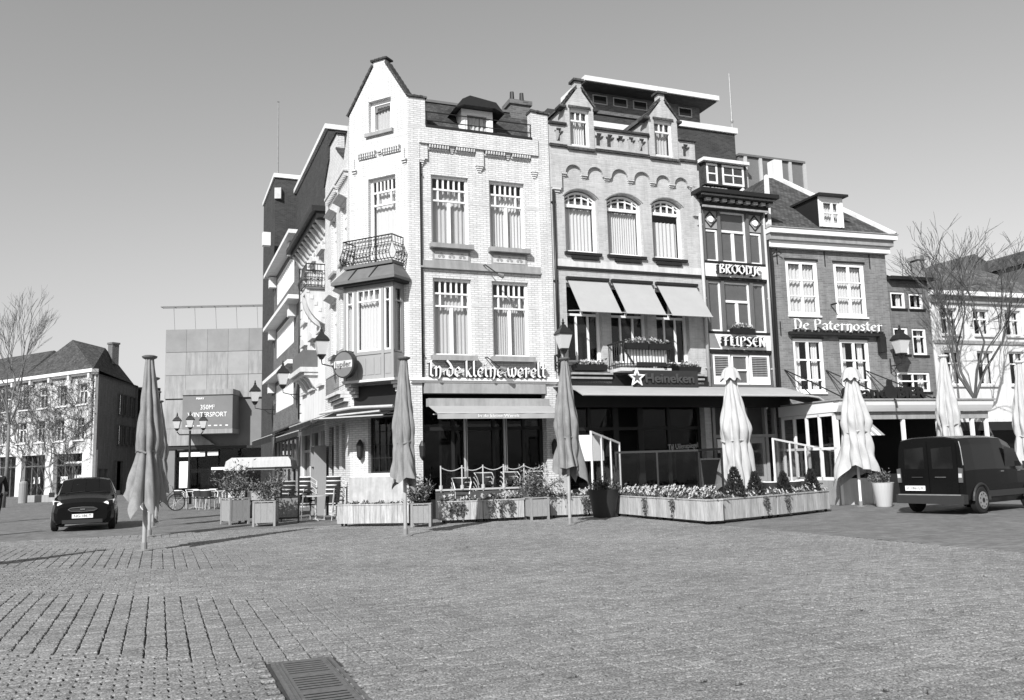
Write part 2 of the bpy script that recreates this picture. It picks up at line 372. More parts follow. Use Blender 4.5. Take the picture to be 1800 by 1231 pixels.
def text(s, size, depth, parent, m, M=None, name='lettering', align='CENTER', fit=None, bold=0.0, shear=0.0, each=False):
    cu_ = bpy.data.curves.new('t', 'FONT'); cu_.body = s; cu_.size = size; cu_.extrude = depth/2; cu_.align_x = align; cu_.align_y = 'CENTER'; cu_.offset = bold; cu_.shear = shear; cu_.resolution_u = 3
    to = bpy.data.objects.new('t', cu_); COL.objects.link(to); me = bpy.data.meshes.new_from_object(to.evaluated_get(bpy.context.evaluated_depsgraph_get()))
    bpy.data.objects.remove(to); bpy.data.curves.remove(cu_)
    xs = [v.co.x for v in me.vertices]; k = 1.0
    if fit and xs: k = fit/(max(xs)-min(xs))
    T = (M or Matrix()) @ Matrix.Rotation(pi/2, 4, 'X') @ Matrix.Diagonal((k, 1, 1, 1))
    me.transform(T); me.materials.clear(); me.materials.append(m)
    o = bpy.data.objects.new(name, me); COL.objects.link(o); o.parent = parent; return o
# broad-nib lettering: pen strokes swept with a slanted nib
GL = {
 'I': (.30, [[(.0,.88),(.16,1.0)],[(.12,.98),(.1,.1),(.24,.0)]]), 'n': (.46, [[(0,.52),(.09,.62),(.09,.0)],[(.09,.48),(.26,.62),(.38,.5),(.36,.1),(.28,-.14)]]),
 'd': (.46, [[(.04,1.02),(.24,.8),(.4,.5),(.4,.16),(.22,0),(.04,.13),(.04,.42),(.2,.58),(.36,.5)]]),
 'e': (.44, [[(.38,.1),(.22,0),(.05,.15),(.05,.42),(.22,.61),(.37,.46),(.33,.38),(.07,.29)]]),
 'k': (.44, [[(.06,1.02),(.06,0)],[(.37,.6),(.1,.32)],[(.13,.34),(.28,.04),(.4,0)]]), 'l': (.22, [[(.05,1.02),(.05,.12),(.19,0)]]),
 'i': (.24, [[(.06,.6),(.06,.12),(.18,0)],[(.05,.78),(.13,.92)]]), 'w': (.62, [[(.0,.6),(.07,.12),(.18,0),(.28,.15),(.3,.58)],[(.3,.18),(.4,0),(.53,.14),(.56,.5),(.48,.62)]]),
 'r': (.36, [[(.02,.55),(.1,.62),(.1,0)],[(.1,.44),(.22,.6),(.34,.54)]]), 't': (.30, [[(.12,.84),(.1,.12),(.24,0)],[(-.02,.6),(.28,.6)]]),
 '.': (.18, [[(.05,.30),(.1,.33)]]), ' ': (.24, []),
 'P': (.50, [[(.08,-.05),(.08,.98)],[(-.02,.92),(.26,1.02),(.46,.86),(.4,.58),(.14,.5)]]), 'D': (.60, [[(.1,0),(.1,.95)],[(0,1),(.3,.98),(.52,.62),(.44,.14),(.06,0)]]),
 'a': (.44, [[(.05,.52),(.2,.62),(.36,.5),(.36,0)],[(.36,.36),(.14,.31),(.03,.15),(.14,0),(.36,.12)]]), 'o': (.46, [[(.22,.62),(.04,.42),(.04,.15),(.22,0),(.4,.18),(.4,.46),(.22,.62)]]),
 's': (.38, [[(.34,.52),(.18,.62),(.04,.48),(.31,.2),(.2,0),(.0,.1)]]),
 'B': (.56, [[(.1,0),(.1,1)],[(0,.95),(.34,1),(.44,.78),(.14,.54),(.48,.44),(.46,.1),(.06,0)]]), 'R': (.58, [[(.1,0),(.1,1)],[(0,.95),(.36,1),(.46,.76),(.14,.5)],[(.18,.5),(.4,.04),(.54,.0)]]),
 'O': (.66, [[(.32,1),(.06,.7),(.06,.3),(.32,0),(.58,.3),(.58,.7),(.32,1)]]), 'J': (.42, [[(.3,1),(.3,.1),(.14,-.16),(-.04,-.04)]]),
 'E': (.50, [[(.44,.94),(.24,1),(.06,.7),(.06,.3),(.24,0),(.46,.08)],[(.08,.52),(.38,.54)]]), 'F': (.48, [[(.14,0),(.14,.94)],[(0,.92),(.42,1)],[(.02,.52),(.38,.56)]]),
 'L': (.46, [[(.1,1),(.1,.06),(.42,.02)]]), 'i_': (.3, []), 'S': (.50, [[(.44,.9),(.22,1),(.06,.76),(.42,.3),(.26,0),(0,.1)]]), 'N': (.60, [[(.1,0),(.1,1)],[(.1,.96),(.46,.06)],[(.48,1),(.48,0)]]),
}
def nib_text(s, root, M, width, height, depth, m, nib=.13, ang=38, name='letter'):
    """each letter is a mesh of its own; baseline at z=0, text centred on x=0, front towards -y"""
    tot = sum(GL[c][0]+.07 for c in s); kx = width/tot; x = -width/2; dx, dz = cos(R(ang))*nib/2, sin(R(ang))*nib/2
    for c in s:
        w, st = GL[c]; mb = MB(M); q = 0
        for pl in st:
            for (a, b), (e, f) in zip(pl, pl[1:]):
                P = [(a-dx,b-dz),(a+dx,b+dz),(e+dx,f+dz),(e-dx,f-dz)]
                ar = sum(P[i][0]*P[(i+1)%4][1]-P[(i+1)%4][0]*P[i][1] for i in range(4))
                if ar < 0: P.reverse()
                if abs(ar) < .006:
                    nx, nz_ = (f-b), -(e-a); L = math.hypot(nx,nz_) or 1; nx, nz_ = nx/L*.022, nz_/L*.022
                    P = [(a-dx-nx,b-dz-nz_),(e+dx-nx,f+dz-nz_),(e+dx+nx,f+dz+nz_),(a-dx+nx,b-dz+nz_)]
                    if sum(P[i][0]*P[(i+1)%4][1]-P[(i+1)%4][0]*P[i][1] for i in range(4)) < 0: P.reverse()
                q += 1
                mb.prism([(x+px*kx, pz*height) for px, pz in P], -depth-.0015*q, 0)
        if st: mb.build(name, m, root)
        x += (w+.07)*kx
def lantern(root, M, z0=0.0, s=1.0):
    """four-sided street lantern: iron frame with cap, glass body"""
    f = MB(M)
    for k in range(4):
        a = pi/4+k*pi/2
        f.tube([(.13*s*cos(a),.13*s*sin(a),z0),(.23*s*cos(a),.23*s*sin(a),z0+.48*s)], .014*s, 5)
    f.lathe([(.19*s,z0-.02*s),(.19*s,z0+.02*s)], 4, rot=pi/4); f.lathe([(.06*s,z0-.14*s),(.13*s,z0-.02*s)], 8)
    f.lathe([(.33*s,z0+.46*s),(.34*s,z0+.50*s),(.24*s,z0+.62*s),(.13*s,z0+.70*s),(.10*s,z0+.76*s),(.06*s,z0+.80*s)], 4, rot=pi/4)
    f.lathe([(.04*s,z0+.8*s),(.055*s,z0+.86*s),(.02*s,z0+.9*s),(.035*s,z0+.94*s),(.008*s,z0+1.0*s)], 8)
    f.build('lantern_frame', IRON, root)
    MB(M).lathe([(.165*s,z0+.02*s),(.30*s,z0+.465*s)], 4, rot=pi/4).build('lantern_glass', LAMPG, root)
# ================================================================ ground: brick paving of the square
A_ST = -22.2                                      # the side street and the long joints run this way
ga = R(A_ST); gy = Vector((sin(ga), cos(ga))); gx = Vector((cos(ga), -sin(ga)))   # gy along the street, gx across
def g2w(a, b): return (gx.x*a+gy.x*b, gx.y*a+gy.y*b)
A0, A1, B0, B1 = -17.0, 12.0, 1.5, 24.0
gm = MB()
BIG = 900
gm.add([(*g2w(-BIG,-BIG),-.002),(*g2w(BIG,-BIG),-.002),(*g2w(BIG,B0),-.002),(*g2w(-BIG,B0),-.002)], [(0,1,2,3)])
gm.add([(*g2w(-BIG,B1),-.002),(*g2w(BIG,B1),-.002),(*g2w(BIG,BIG),-.002),(*g2w(-BIG,BIG),-.002)], [(0,1,2,3)])
gm.add([(*g2w(-BIG,B0),-.002),(*g2w(A0,B0),-.002),(*g2w(A0,B1),-.002),(*g2w(-BIG,B1),-.002)], [(0,1,2,3)])
gm.add([(*g2w(A1,B0),-.002),(*g2w(BIG,B0),-.002),(*g2w(BIG,B1),-.002),(*g2w(A1,B1),-.002)], [(0,1,2,3)])
PAVEF = mat('far_paving', .175, .85, .22, .9, brick=(.18, .09, .006, .25), mortar=.55, fine=.3, coord='Object')
ground = gm.build('ground', PAVEF); ground['kind'] = 'structure'; ground['label'] = 'brick paving of the market square'
MB().add([(*g2w(A0,B0),-.022),(*g2w(A1,B0),-.022),(*g2w(A1,B1),-.022),(*g2w(A0,B1),-.022)], [(0,1,2,3)]).build('joint_bed', BED, ground)
# two lattices of bricks: bands with continuous joints along the street, bands in running bond
ba = R(106); bdir = Vector((cos(ba), -sin(ba)))   # normal of the bands
def band(x, y):
    t = (x*bdir.x+y*bdir.y)                       # grows towards the camera
    return 1 if (t+9.4) % 5.8 < 3.15 else 0
def in_grate(x, y):
    dx, dy = x-GC_[0], y-GC_[1]; a = dx*gx.x+dy*gx.y; b = dx*gy.x+dy*gy.y
    return abs(a) < .27 and abs(b) < .98
GC_ = (-1.39, 6.28)
rng = random.Random(3)
L_, W_ = .180, .090
stones = []
na, nb = int((A1-A0)/L_), int((B1-B0)/W_)
for j in range(nb):
    b = B0+(j+.5)*W_
    for i in range(na):
        for pat in (0, 1):
            a = A0+(i+.5)*L_+((L_/2 if j % 2 else 0) if pat == 0 else 0)
            x, y = g2w(a, b)
            if y < 2.2 or abs(x) > .66*y+1.5: continue
            if band(x, y) != pat or in_grate(x, y): continue
            stones.append((a, b, pat, x, y))
stones.sort(key=lambda s_: (s_[3]**2+s_[4]**2)**.5 if (s_[4] > 5.45 and abs(s_[3]) < .58*s_[4]) else 1e3+s_[4])
def stone_mesh(hl, hw, c, dz=0.0, tilt=(0,0), x=0.0, y=0.0, rot=0.0):
    P = [(-hl,-hw),(hl,-hw),(hl,hw),(-hl,hw)]; Q = [(-hl+c,-hw+c),(hl-c,-hw+c),(hl-c,hw-c),(-hl+c,hw-c)]
    cr_, sr_ = cos(rot), sin(rot); v = []
    for pts, z in ((P,-.02),(P,-.007),(Q,0.0)):
        for a, b in pts: v.append((a, b, z+dz+(a*tilt[0]+b*tilt[1])*(z > -.015)))
    X = [(x+gx.x*(a*cr_-b*sr_)+gy.x*(a*sr_+b*cr_), y+gx.y*(a*cr_-b*sr_)+gy.y*(a*sr_+b*cr_), z) for a, b, z in v]
    f = [(8,9,10,11)]+[(4+i,4+(i+1)%4,8+(i+1)%4,8+i) for i in range(4)]+[(i,(i+1)%4,4+(i+1)%4,4+i) for i in range(4)]
    return X, f
def dims(pat): return (L_/2-rng.uniform(.003,.008), W_/2-rng.uniform(.001,.004)) if pat == 0 else (L_/2-rng.uniform(.003,.010), W_/2-rng.uniform(.0004,.0025))
var = {0: [], 1: []}
for pat in (0, 1):
    for k in range(6):
        hl, hw = dims(pat); X, f = stone_mesh(hl, hw, .006, 0, (rng.uniform(-.02,.02), rng.uniform(-.03,.03)))
        o = MB().add(X, f).build('paving_stone', (PAVE, PAVEL, PAVED)[k % 3]); var[pat].append(o.data); bpy.data.objects.remove(o)
for a, b, pat, x, y in stones[:300]:
    o = bpy.data.objects.new('paving_stone', rng.choice(var[pat])); COL.objects.link(o); o.parent = ground
    j_ = rng.uniform(-.004,.004); o.location = (x+gx.x*j_, y+gx.y*j_, rng.uniform(-.004,.004)+.006*sin(x*1.3)*sin(y*1.1)); o.rotation_euler = (0, 0, rng.uniform(-.035,.035))
rest = [MB(), MB(), MB()]
for a, b, pat, x, y in stones[300:]:
    hl, hw = dims(pat); j_ = rng.uniform(-.004,.004); X, f = stone_mesh(hl, hw, .007, rng.uniform(-.004,.004)+.006*sin(x*1.3)*sin(y*1.1), (rng.uniform(-.03,.03), rng.uniform(-.035,.035)), x+gx.x*j_, y+gx.y*j_, rng.uniform(-.035,.035))
    rest[rng.choice((0,0,1,1,2))].add(X, f)
for k, m in enumerate((PAVE, PAVEL, PAVED)):
    o = rest[k].build('paving_stones', m, ground); o['kind'] = 'stuff'

# ================================================================ facade frames
P1 = (-2.683, 25.0); AZ1 = 68.3                   # main row of facades on the square
P3 = (-4.79, 26.03); AZ3 = 157.8                  # facades down the side street
P5 = (9.07, 29.68); AZ5 = 72.0                    # restaurant row to the right
def chimney(b, x0, x1, y0, y1, z0, z1, m=DARKB2, pots=2):
    c = MB().box(x0,x1,y0,y1,z0,z1-.15).box(x0-.06,x1+.06,y0-.06,y1+.06,z1-.15,z1).build('chimney', m, b)
    for k in range(pots): MB().lathe([(.09,z1),(.07,z1+.4)], 8, (x0+(x1-x0)*(k+.5)/pots, (y0+y1)/2, 0)).build('chimney_pot', IRON, c)
def drainpipe(b, M, u, z0, z1, d=-.07, r=.05, m=IRON, name='drainpipe'):
    p = MB(M).tube([(u,d,z0),(u,d,z1)], r, 8).build(name, m, b, True)
    k = MB(M)
    for z in (z0+.6, (z0+z1)/2, z1-.4): k.box(u-r-.02,u+r+.02,d-.01,.02,z,z+.05)
    k.build('pipe_clip', m, p)
def corbel(mb, u0, u1, z, n=4, h=.075, out=.10):
    for k in range(n):
        w = (u1-u0)*(1-.2*k); c = (u0+u1)/2
        mb.box(c-w/2, c+w/2, .1-out*(1-.22*k), .13, z-h*(k+1)+.012, z-h*k)
ROW_W = [(.655, [.5], .10), (.83, [.17,.83], .05), (1, [1/6,2/6,3/6,4/6,5/6], .05)]

# ---------------------------------------------------------------- 1 white corner house
B = thing('corner_house', 'white brick corner house with pointed gable, oriel bay and mansard roof', 'house', (P1[0],P1[1],0), az(AZ1))
I4 = Matrix.Identity(4)
C2 = sub(-.3, 0, R(AZ1-118)); ux = (cos(R(AZ1-118)), sin(R(AZ1-118)))
p3l = (-.3-2.2*ux[0], -2.2*ux[1]); C3 = sub(p3l[0], p3l[1], R(AZ1-AZ3))
sdir = (-cos(R(AZ1-AZ3)), -sin(R(AZ1-AZ3)))       # going back along the side street
w = MB()
WU = [(.43,1.62,8.12,10.28),(2.30,3.48,8.12,10.28)]; WL = [(.45,1.65,4.75,7.09),(2.32,3.52,4.75,7.09)]
panel(w, .05, 3.95, 3.86, 11.2, WU+WL, .2, .1)
panel(w, -.3, .05, 0, 12.62, (), .3, 0); panel(w, 3.95, 4.33, 0, 12.62, (), .3, 0)
w.box(.05,3.95,-.05,.3,11.2,11.74)
w.M = C2
panel(w, -2.2, 0, 3.55, 12.45, [(-1.48,-.47,7.62,10.28),(-1.45,-.61,11.72,12.76),(-1.95,-.25,4.3,6.8)], .25, 0)
w.prism([(-2.2,12.45),(-1.45,12.45),(-1.45,12.76),(-.61,12.76),(-.61,12.45),(0,12.45),(0,12.62),(-.82,13.88),(-.82,14.02),(-1.26,14.02),(-1.26,13.86),(-2.2,12.47)],0,.25)
panel(w, -2.2, 0, 0, 3.55, [(-1.53,-.45,1.36,3.0)], .3, 0)
w.M = C3
w.prism([(-4.3,11.3),(0,11.3),(0,11.9),(-.5,11.3)][:2]+[(0,12.3),(-.25,12.2),(-.9,11.42),(-2.05,12.1),(-2.1,12.7),(-3.3,12.7),(-3.4,12.2),(-4.3,11.5)],0,.25)
panel(w, -4.3, 0, 0, 11.3, [(-1.4,-.5,8.0,9.9),(-3.1,-2.2,8.0,9.9),(-1.4,-.5,5.2,7.0),(-3.1,-2.2,5.2,7.0),(-1.3,-.7,1.0,2.9),(-2.3,-1.7,1.0,2.9),(-3.5,-2.6,.1,2.9)], .25, 0)
w.M = None
bk = [(4.33,.3),(4.33,8),(p3l[0]+sdir[0]*8,p3l[1]+sdir[1]*8),(p3l[0]+sdir[0]*4.3,p3l[1]+sdir[1]*4.3)]
w.quad((4.33,.3,0),(4.33,8,0),(4.33,8,12.6),(4.33,.3,12.6))
w.quad((p3l[0]+sdir[0]*4.3,p3l[1]+sdir[1]*4.3,0),(p3l[0]+sdir[0]*4.3,p3l[1]+sdir[1]*4.3,11.4),(4.33,8,11.4),(4.33,8,0))
w.build('wall', WHITEBRICK, B)
# dark core behind the openings
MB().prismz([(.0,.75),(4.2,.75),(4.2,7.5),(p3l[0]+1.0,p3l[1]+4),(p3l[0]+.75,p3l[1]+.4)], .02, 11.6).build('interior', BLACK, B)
for k, (a, b_, c, d) in enumerate(WU+WL):
    window(B, None, a, b_, c, d, .22, ROW_W, .075, .05, cz=.84, sill=(.08,.12,.14) if k < 2 else (.1,.12,.16))
wb = MB()                                         # stone band and ornament panels
wb.box(.06,3.94,.05,.11,7.42,7.60); wb.box(.06,3.94,-.02,.11,7.36,7.415); wb.build('stone_band', STONE, B)
for a in (.43, 2.30):
    q = MB().box(a+.02,a+1.2,.075,.11,7.604,7.97).build('ornament_panel', STONE, B)
    MB().box(a+.08,a+1.14,.062,.08,7.66,7.90).build('panel_field', LSTONE, q)
    t = MB()
    for k in range(3):
        c = a+.28+k*.33
        t.disc((c-.06,.058,7.75),(0,1,0),.045,.012,8).disc((c+.06,.058,7.75),(0,1,0),.045,.0125,8).disc((c,.058,7.82),(0,1,0),.045,.013,8)
    t.build('trefoil', STONE, q)
bb = MB()
for z in (9.42, 6.25):
    for a, b_ in ((.06,.42),(1.66,2.29),(3.53,3.94)): bb.box(a,b_,.094,.11,z,z+.13)
for a, b_ in ((-.295,.045),(3.955,4.325)): bb.box(a,b_,-.005,.02,11.62,11.75)
bb.M = C2
for a, b_ in ((-2.19,-1.5),(-.45,-.01)): bb.box(a,b_,-.006,.02,9.4,9.53)
bb.box(-2.19,-.01,-.006,.02,11.42,11.55)
bb.build('brick_band', WBAND, B)
# corbel table with dentils
cb = MB()
for a, b_, z in ((.05,.22,10.72),(1.86,2.12,10.72),(3.72,3.95,10.72)): corbel(cb, a, b_, z, 4, .06); cb.box(a,b_,.02,.13,z+.001,11.2) if a > 1 else cb.box(a,b_+.1,.02,.13,z+.001,11.2)
for a in (1.02, 2.86): corbel(cb, a, a+.17, 11.2, 4, .055)
cb.build('corbel', WHITEBRICK, B)
dn = MB()
for a, b_ in ((.34,1.0),(1.2,1.84),(2.16,2.84),(3.05,3.7)):
    n = 8
    for k in range(n): c = a+(b_-a)*(k+.5)/n; dn.box(c-.022,c+.022,-.03,.12,11.09,11.2)
    dn.box(a,b_,.045,.12,11.04,11.085)
dn.M = C2
for a, b_ in ((-1.83,-1.15),(-.93,-.25)):
    for k in range(8): c = a+(b_-a)*(k+.5)/8; dn.box(c-.022,c+.022,-.11,.02,10.98,11.09)
    dn.box(a,b_,-.12,.02,11.09,11.13); dn.box(a,b_,-.05,.02,10.945,10.985)
dn.M = C3
for a, b_ in ((-1.75,-.2),(-3.6,-1.95)):
    for k in range(9): c = a+(b_-a)*(k+.5)/9; dn.box(c-.03,c+.03,-.13,.02,10.62,10.76)
    dn.box(a,b_,-.16,.02,10.762,10.84)
for a in (-1.5,-3.2):
    for z in (9.95,7.05): dn.prismx([(-.26,z+.12),(0,z+.12),(0,z)], a, a+1.1)
dn.build('dentil_course', WHITEBRICK, B)
dk = MB()
dk.M = C2
for a in (-1.08,): corbel(dk, a, a+.14, 11.08, 4, .055, .2)
for a in (-2.08,-.2): corbel(dk, a, a+.18, 10.66, 4, .06, .2); dk.box(a+.02,a+.1,-.05,.02,10.66,11.0)
dk.build('corbel', WHITEBRICK, B)
# chamfer windows
window(B, C2, -1.48, -.47, 7.62, 10.28, .14, [(.70,[],.1),(.86,[.2,.8],.05),(1,[1/6,2/6,3/6,4/6,5/6],.045)], .09, .05, cz=.87)
window(B, C2, -1.45, -.61, 11.72, 12.76, .14, [(1,[],None)], .12, .05, sill=(.1,.1,.11))
window(B, C2, -1.53, -.45, 1.36, 3.0, .14, [(.25,[.25,.5,.75],.02),(.5,[.25,.5,.75],.02),(.75,[.25,.5,.75],.02),(1,[.25,.5,.75],.02)], .05, .02, fm=WOODD, cur=False)
for a, b_, c, d in [(-1.4,-.5,8.0,9.9),(-3.1,-2.2,8.0,9.9),(-1.4,-.5,5.2,7.0),(-3.1,-2.2,5.2,7.0)]: window(B, C3, a, b_, c, d, .12, ROW_W, .07, .05, sill=(.06,.1,.1))
for a, b_, c, d in [(-1.3,-.7,1.0,2.9),(-2.3,-1.7,1.0,2.9)]: window(B, C3, a, b_, c, d, .12, [(.7,[],None),(1,[.5],None)], .06, .04, fm=WOODD, cur=False)
dd = MB(C3).box(-3.5,-2.6,.1,.16,.1,2.9).build('side_door', WOODM, B); MB(C3).box(-3.35,-2.75,.08,.1,1.4,2.3).build('door_panel', WOODD, dd); MB(C3).box(-3.4,-3.36,.03,.1,1.1,1.2).build('handle', CHROME, dd)
# gable coping of dark tiles
cp_ = MB(C2)
def cope(mb, a, b_, n, wd_=.36, th=.07):
    for k in range(n):
        t0, t1 = k/n, (k+1.12)/n; p, q = [(a[0]+(b_[0]-a[0])*t, a[1]+(b_[1]-a[1])*t) for t in (t0, t1)]
        L = math.hypot(q[0]-p[0], q[1]-p[1]); nx, nz_ = -(q[1]-p[1])/L, (q[0]-p[0])/L
        mb.prism([(p[0],p[1]),(q[0],q[1]),(q[0]+nx*th*.7,q[1]+nz_*th*.7),(p[0]+nx*th,p[1]+nz_*th)], -.06, wd_-.06)
cope(cp_, (-2.24,12.44), (-1.27,13.88), 9); cope(cp_, (-.81,13.9), (-.02,12.66), 8); cope(cp_, (-1.34,14.02), (-.74,14.02), 4)
cp_.M = C3; cope(cp_, (-4.32,11.5), (-3.4,12.22), 5); cope(cp_, (-3.38,12.7), (-2.04,12.7), 5); cope(cp_, (-2.03,12.12), (-.9,11.44), 6)
cp_.M = None; cope(cp_, (-.32,12.62), (.28,12.62), 3, .42); cope(cp_, (3.72,12.66), (4.36,12.62), 3, .42)
cp_.build('gable_coping', TILE, B)
# attic piers, roof, dormer, railing
MB().box(.05,.25,.0,.3,11.745,12.62).box(3.75,3.95,0,.3,11.745,12.66).build('attic_pier', WHITEBRICK, B)
rf = MB().add([(.1,.35,11.6),(4.2,.35,11.6),(4.2,1.35,13.15),(.1,1.35,13.15),(4.2,7.5,13.3),(.1,7.5,13.3),(-1.3,2.6,11.3),(-1.5,6.5,11.3)],
     [(0,1,2,3),(3,2,4,5),(0,3,6),(3,5,7,6)]).build('roof', SLATE, B)
MB().box(.25,3.75,1.28,1.42,13.12,13.2).build('ridge_flashing', LEAD, rf)
MB(C2).quad((-2.15,.25,12.4),(-.05,.25,12.6),(-.85,1.7,13.2),(-1.3,1.7,13.2)).build('gable_roof', SLATE, B)
MB().box(.25,3.75,-.06,.34,11.70,11.78).build('gutter', IRON, B)
rl = MB()
for z in (11.95, 12.22): rl.tube([(.2,.02,z),(3.8,.02,z)], .018, 6)
for u in (.3, 2.0, 3.72): rl.tube([(u,.02,11.78),(u,.02,12.22)], .014, 6)
rl.build('roof_railing', IRON, B)
dm = MB().box(1.55,1.68,.42,1.3,11.7,12.65).box(2.47,2.6,.42,1.3,11.7,12.65).box(1.68,2.47,.42,.5,12.55,12.65).build('dormer', WOODW, B)
window(B, None, 1.68, 2.47, 11.75, 12.55, .44, [(1,[],None)], .07, .04)
MB().prism([(1.25,12.52),(1.55,12.66),(2.6,12.66),(2.9,12.52),(2.62,12.86),(1.75,12.98),(1.5,12.84)], .12, 1.4).build('dormer_hood', IRON, dm)
chimney(B, 3.55, 4.25, 1.2, 1.8, 12.0, 13.55)
drainpipe(B, None, .085, 4.1, 10.6, .06, .045)
# oriel bay on the chamfer
O = MB(C2)
bz0, bz1, bo = 4.05, 6.85, -.55
for u in (-2.0,-1.62,-.62,-.28): O.box(u,u+.09,bo,bo+.09,bz0,bz1)
O.box(-2.0,-.19,bo+.01,bo+.08,4.78,4.88).box(-2.0,-.19,bo+.01,bo+.08,bz1-.12,bz1).box(-2.0,-.19,bo+.03,.0,bz0,bz0+.06)
O.box(-1.97,-.22,bo+.035,bo+.07,bz0+.06,4.78)
for s_ in (-2.0,-.25): O.box(s_+.01,s_+.05,bo+.09,0,bz0,4.8).box(s_+.01,s_+.05,bo+.09,0,bz1-.12,bz1).box(s_,s_+.06,-.1,-.02,4.8,bz1-.12)
bay = O.build('oriel_bay', WOODG, B)
window(B, C2, -1.90, -1.64, 4.88, bz1-.12, bo+.02, [(.8,[],None),(1,[],None)], .045, .035)
window(B, C2, -1.52, -.64, 4.88, bz1-.12, bo+.02, [(.82,[],None),(1,[.25,.5,.75],.04)], .055, .04)
window(B, C2, -.52, -.29, 4.88, bz1-.12, bo+.02, [(.8,[],None),(1,[],None)], .045, .035)
CR = C2 @ sub(-.20, 0, R(90)); CL = C2 @ sub(-1.995, 0, R(-90))
window(B, CR, bo+.1, -.1, 4.82, bz1-.12, .0, [(.8,[],None),(1,[],None)], .05, .04, fm=WOODG, ft=.04)
window(B, CL, .1, -bo-.1, 4.82, bz1-.12, .0, [(.8,[],None),(1,[],None)], .05, .04, ft=.04)
pn = MB(C2)
for a, b_ in ((-1.85,-1.66),(-1.48,-1.2),(-1.16,-.9),(-.86,-.66),(-.5,-.3)): pn.box(a,b_,bo+.022,bo+.036,bz0+.14,4.68)
pn.build('bay_panel', WOODG, bay)
MB(C2).box(-2.06,-.13,bo-.05,0,bz0-.07,bz0).build('bay_base', LSTONE, bay)
cs = MB(C2)
for u in (-2.05,-.38):
    for k in range(4): cs.box(u,u+.22,-.42+.1*k,0,3.98-.1*(k+1)+.012,3.98-.1*k)
cs.build('console', LSTONE, B)
br = MB(C2)
br.add([(-2.25,bo-.28,6.98),(.06,bo-.28,6.98),(-.2,bo+.05,7.38),(-1.99,bo+.05,7.38),(-2.25,0,6.98),(.06,0,6.98),(-.2,0,7.38),(-1.99,0,7.38)],
       [(0,1,2,3),(1,5,6,2),(4,0,3,7),(3,2,6,7)])
br.box(-2.25,.06,bo-.28,0,6.9,6.978)
bro = br.build('bay_roof', LEAD, B); MB(C2).box(-2.18,0,bo-.2,0,6.84,6.898).build('bay_cornice', WOODD, bro)
rb = MB(C2)
for u in (-1.5,-.75): rb.tube([(u-.1,bo-.27,7.0),(u,bo+.03,7.4)], .022, 5)
rb.build('roof_roll', IRON, bro)
def ironbalcony(b, M, u0, u1, z0, z1, d, side=True):
    """bellied wrought-iron balcony: floor slab, rail, bars and scrolls"""
    fl = MB(M).box(u0,u1,d,0,z0-.1,z0).build('balcony_floor', LEAD, b)
    m_ = MB(M); h = z1-z0
    def bar(p, ox, oy):
        pts = [(p[0]+ox*e, p[1]+oy*e, z0+h*t) for t, e in ((0,.02),(.12,.14),(.3,.19),(.5,.10),(.72,.02),(1,0))]
        m_.tube(pts, .011, 5)
    n = int((u1-u0)/.115)
    for i in range(n+1): bar((u0+(u1-u0)*i/n, d), 0, -.8)
    k = int(abs(d)/.115)
    for i in range(k+1):
        y = d*i/k
        bar((u0, y), -.8, 0); bar((u1, y), .8, 0)
    m_.tube([(u0,0,z1),(u0,d,z1),(u1,d,z1),(u1,0,z1)], .022, 6)
    m_.tube([(u0,0,z0+h*.72),(u0,d,z0+h*.72),(u1,d,z0+h*.72),(u1,0,z0+h*.72)], .011, 5); m_.tube([(u0-.02,0,z0+.04),(u0-.02,d-.03,z0+.04),(u1+.02,d-.03,z0+.04),(u1+.02,0,z0+.04)], .014, 5)
    m_.build('balcony_rail', IRON, b)
    s_ = MB(M)
    def scroll(c, ux_, uy_, o, r, t):
        pts = []
        for q in range(13):
            a = q/12*1.6*2*pi; rr = r*(1-q/15)
            pts.append((c[0]+ux_*rr*cos(a)*t+o[0], c[1]+uy_*rr*cos(a)*t+o[1], c[2]+rr*sin(a)))
        s_.tube(pts, .009, 4)
    for i in range(n):
        c = u0+(u1-u0)*(i+.5)/n
        scroll((c,d,z0+h*.28),1,0,(0,-.14),.085,1 if i % 2 else -1); scroll((c,d,z0+h*.56),1,0,(0,-.05),.06,-1 if i % 2 else 1); scroll((c,d,z0+h*.86),1,0,(0,0),.045,1)
    for i in range(k):
        y = d*(i+.5)/k
        for uu, sg in ((u0,-1),(u1,1)): scroll((uu,y,z0+h*.28),0,1,(sg*.14,0),.085,1 if i % 2 else -1); scroll((uu,y,z0+h*.56),0,1,(sg*.05,0),.06,1)
    s_.build('balcony_scrolls', IRON, b)
ironbalcony(B, C2, -1.98, -.2, 7.5, 8.25, bo-.02)
# shopfront, cornice and awnings
MB().box(-.32,4.35,-.14,.12,3.99,4.07).box(-.3,4.33,-.08,.1,3.93,3.989).build('cornice', WOODW, B)
MB().box(.11,3.94,-.06,.3,3.62,3.925).build('fascia', STONE, B)
sf = MB()
for u in (.1,1.02,2.3,3.28,3.86): sf.box(u,u+.09,.32,.42,0,3.3)
sf.box(.1,3.95,.33,.41,.0,.55).box(.1,3.95,.32,.42,2.55,2.65)
sf.build('shopfront_frame', WOODD, B)
for a, b_ in ((.19,1.02),(1.11,2.3),(2.39,3.28),(3.37,3.86)): MB().quad((a,.37,.55),(b_,.37,.55),(b_,.37,3.3),(a,.37,3.3)).build('shop_pane', GS, B)
po = MB()
for u in (1.36, 2.62): po.box(u,u+.05,.16,.22,0,2.9).box(u+.08,u+.10,.16,.2,0,2.9)
po.build('awning_post', ALU, B)
MB().box(.14,3.93,-.34,-.08,3.22,3.45).build('awning_box', STONE, B)
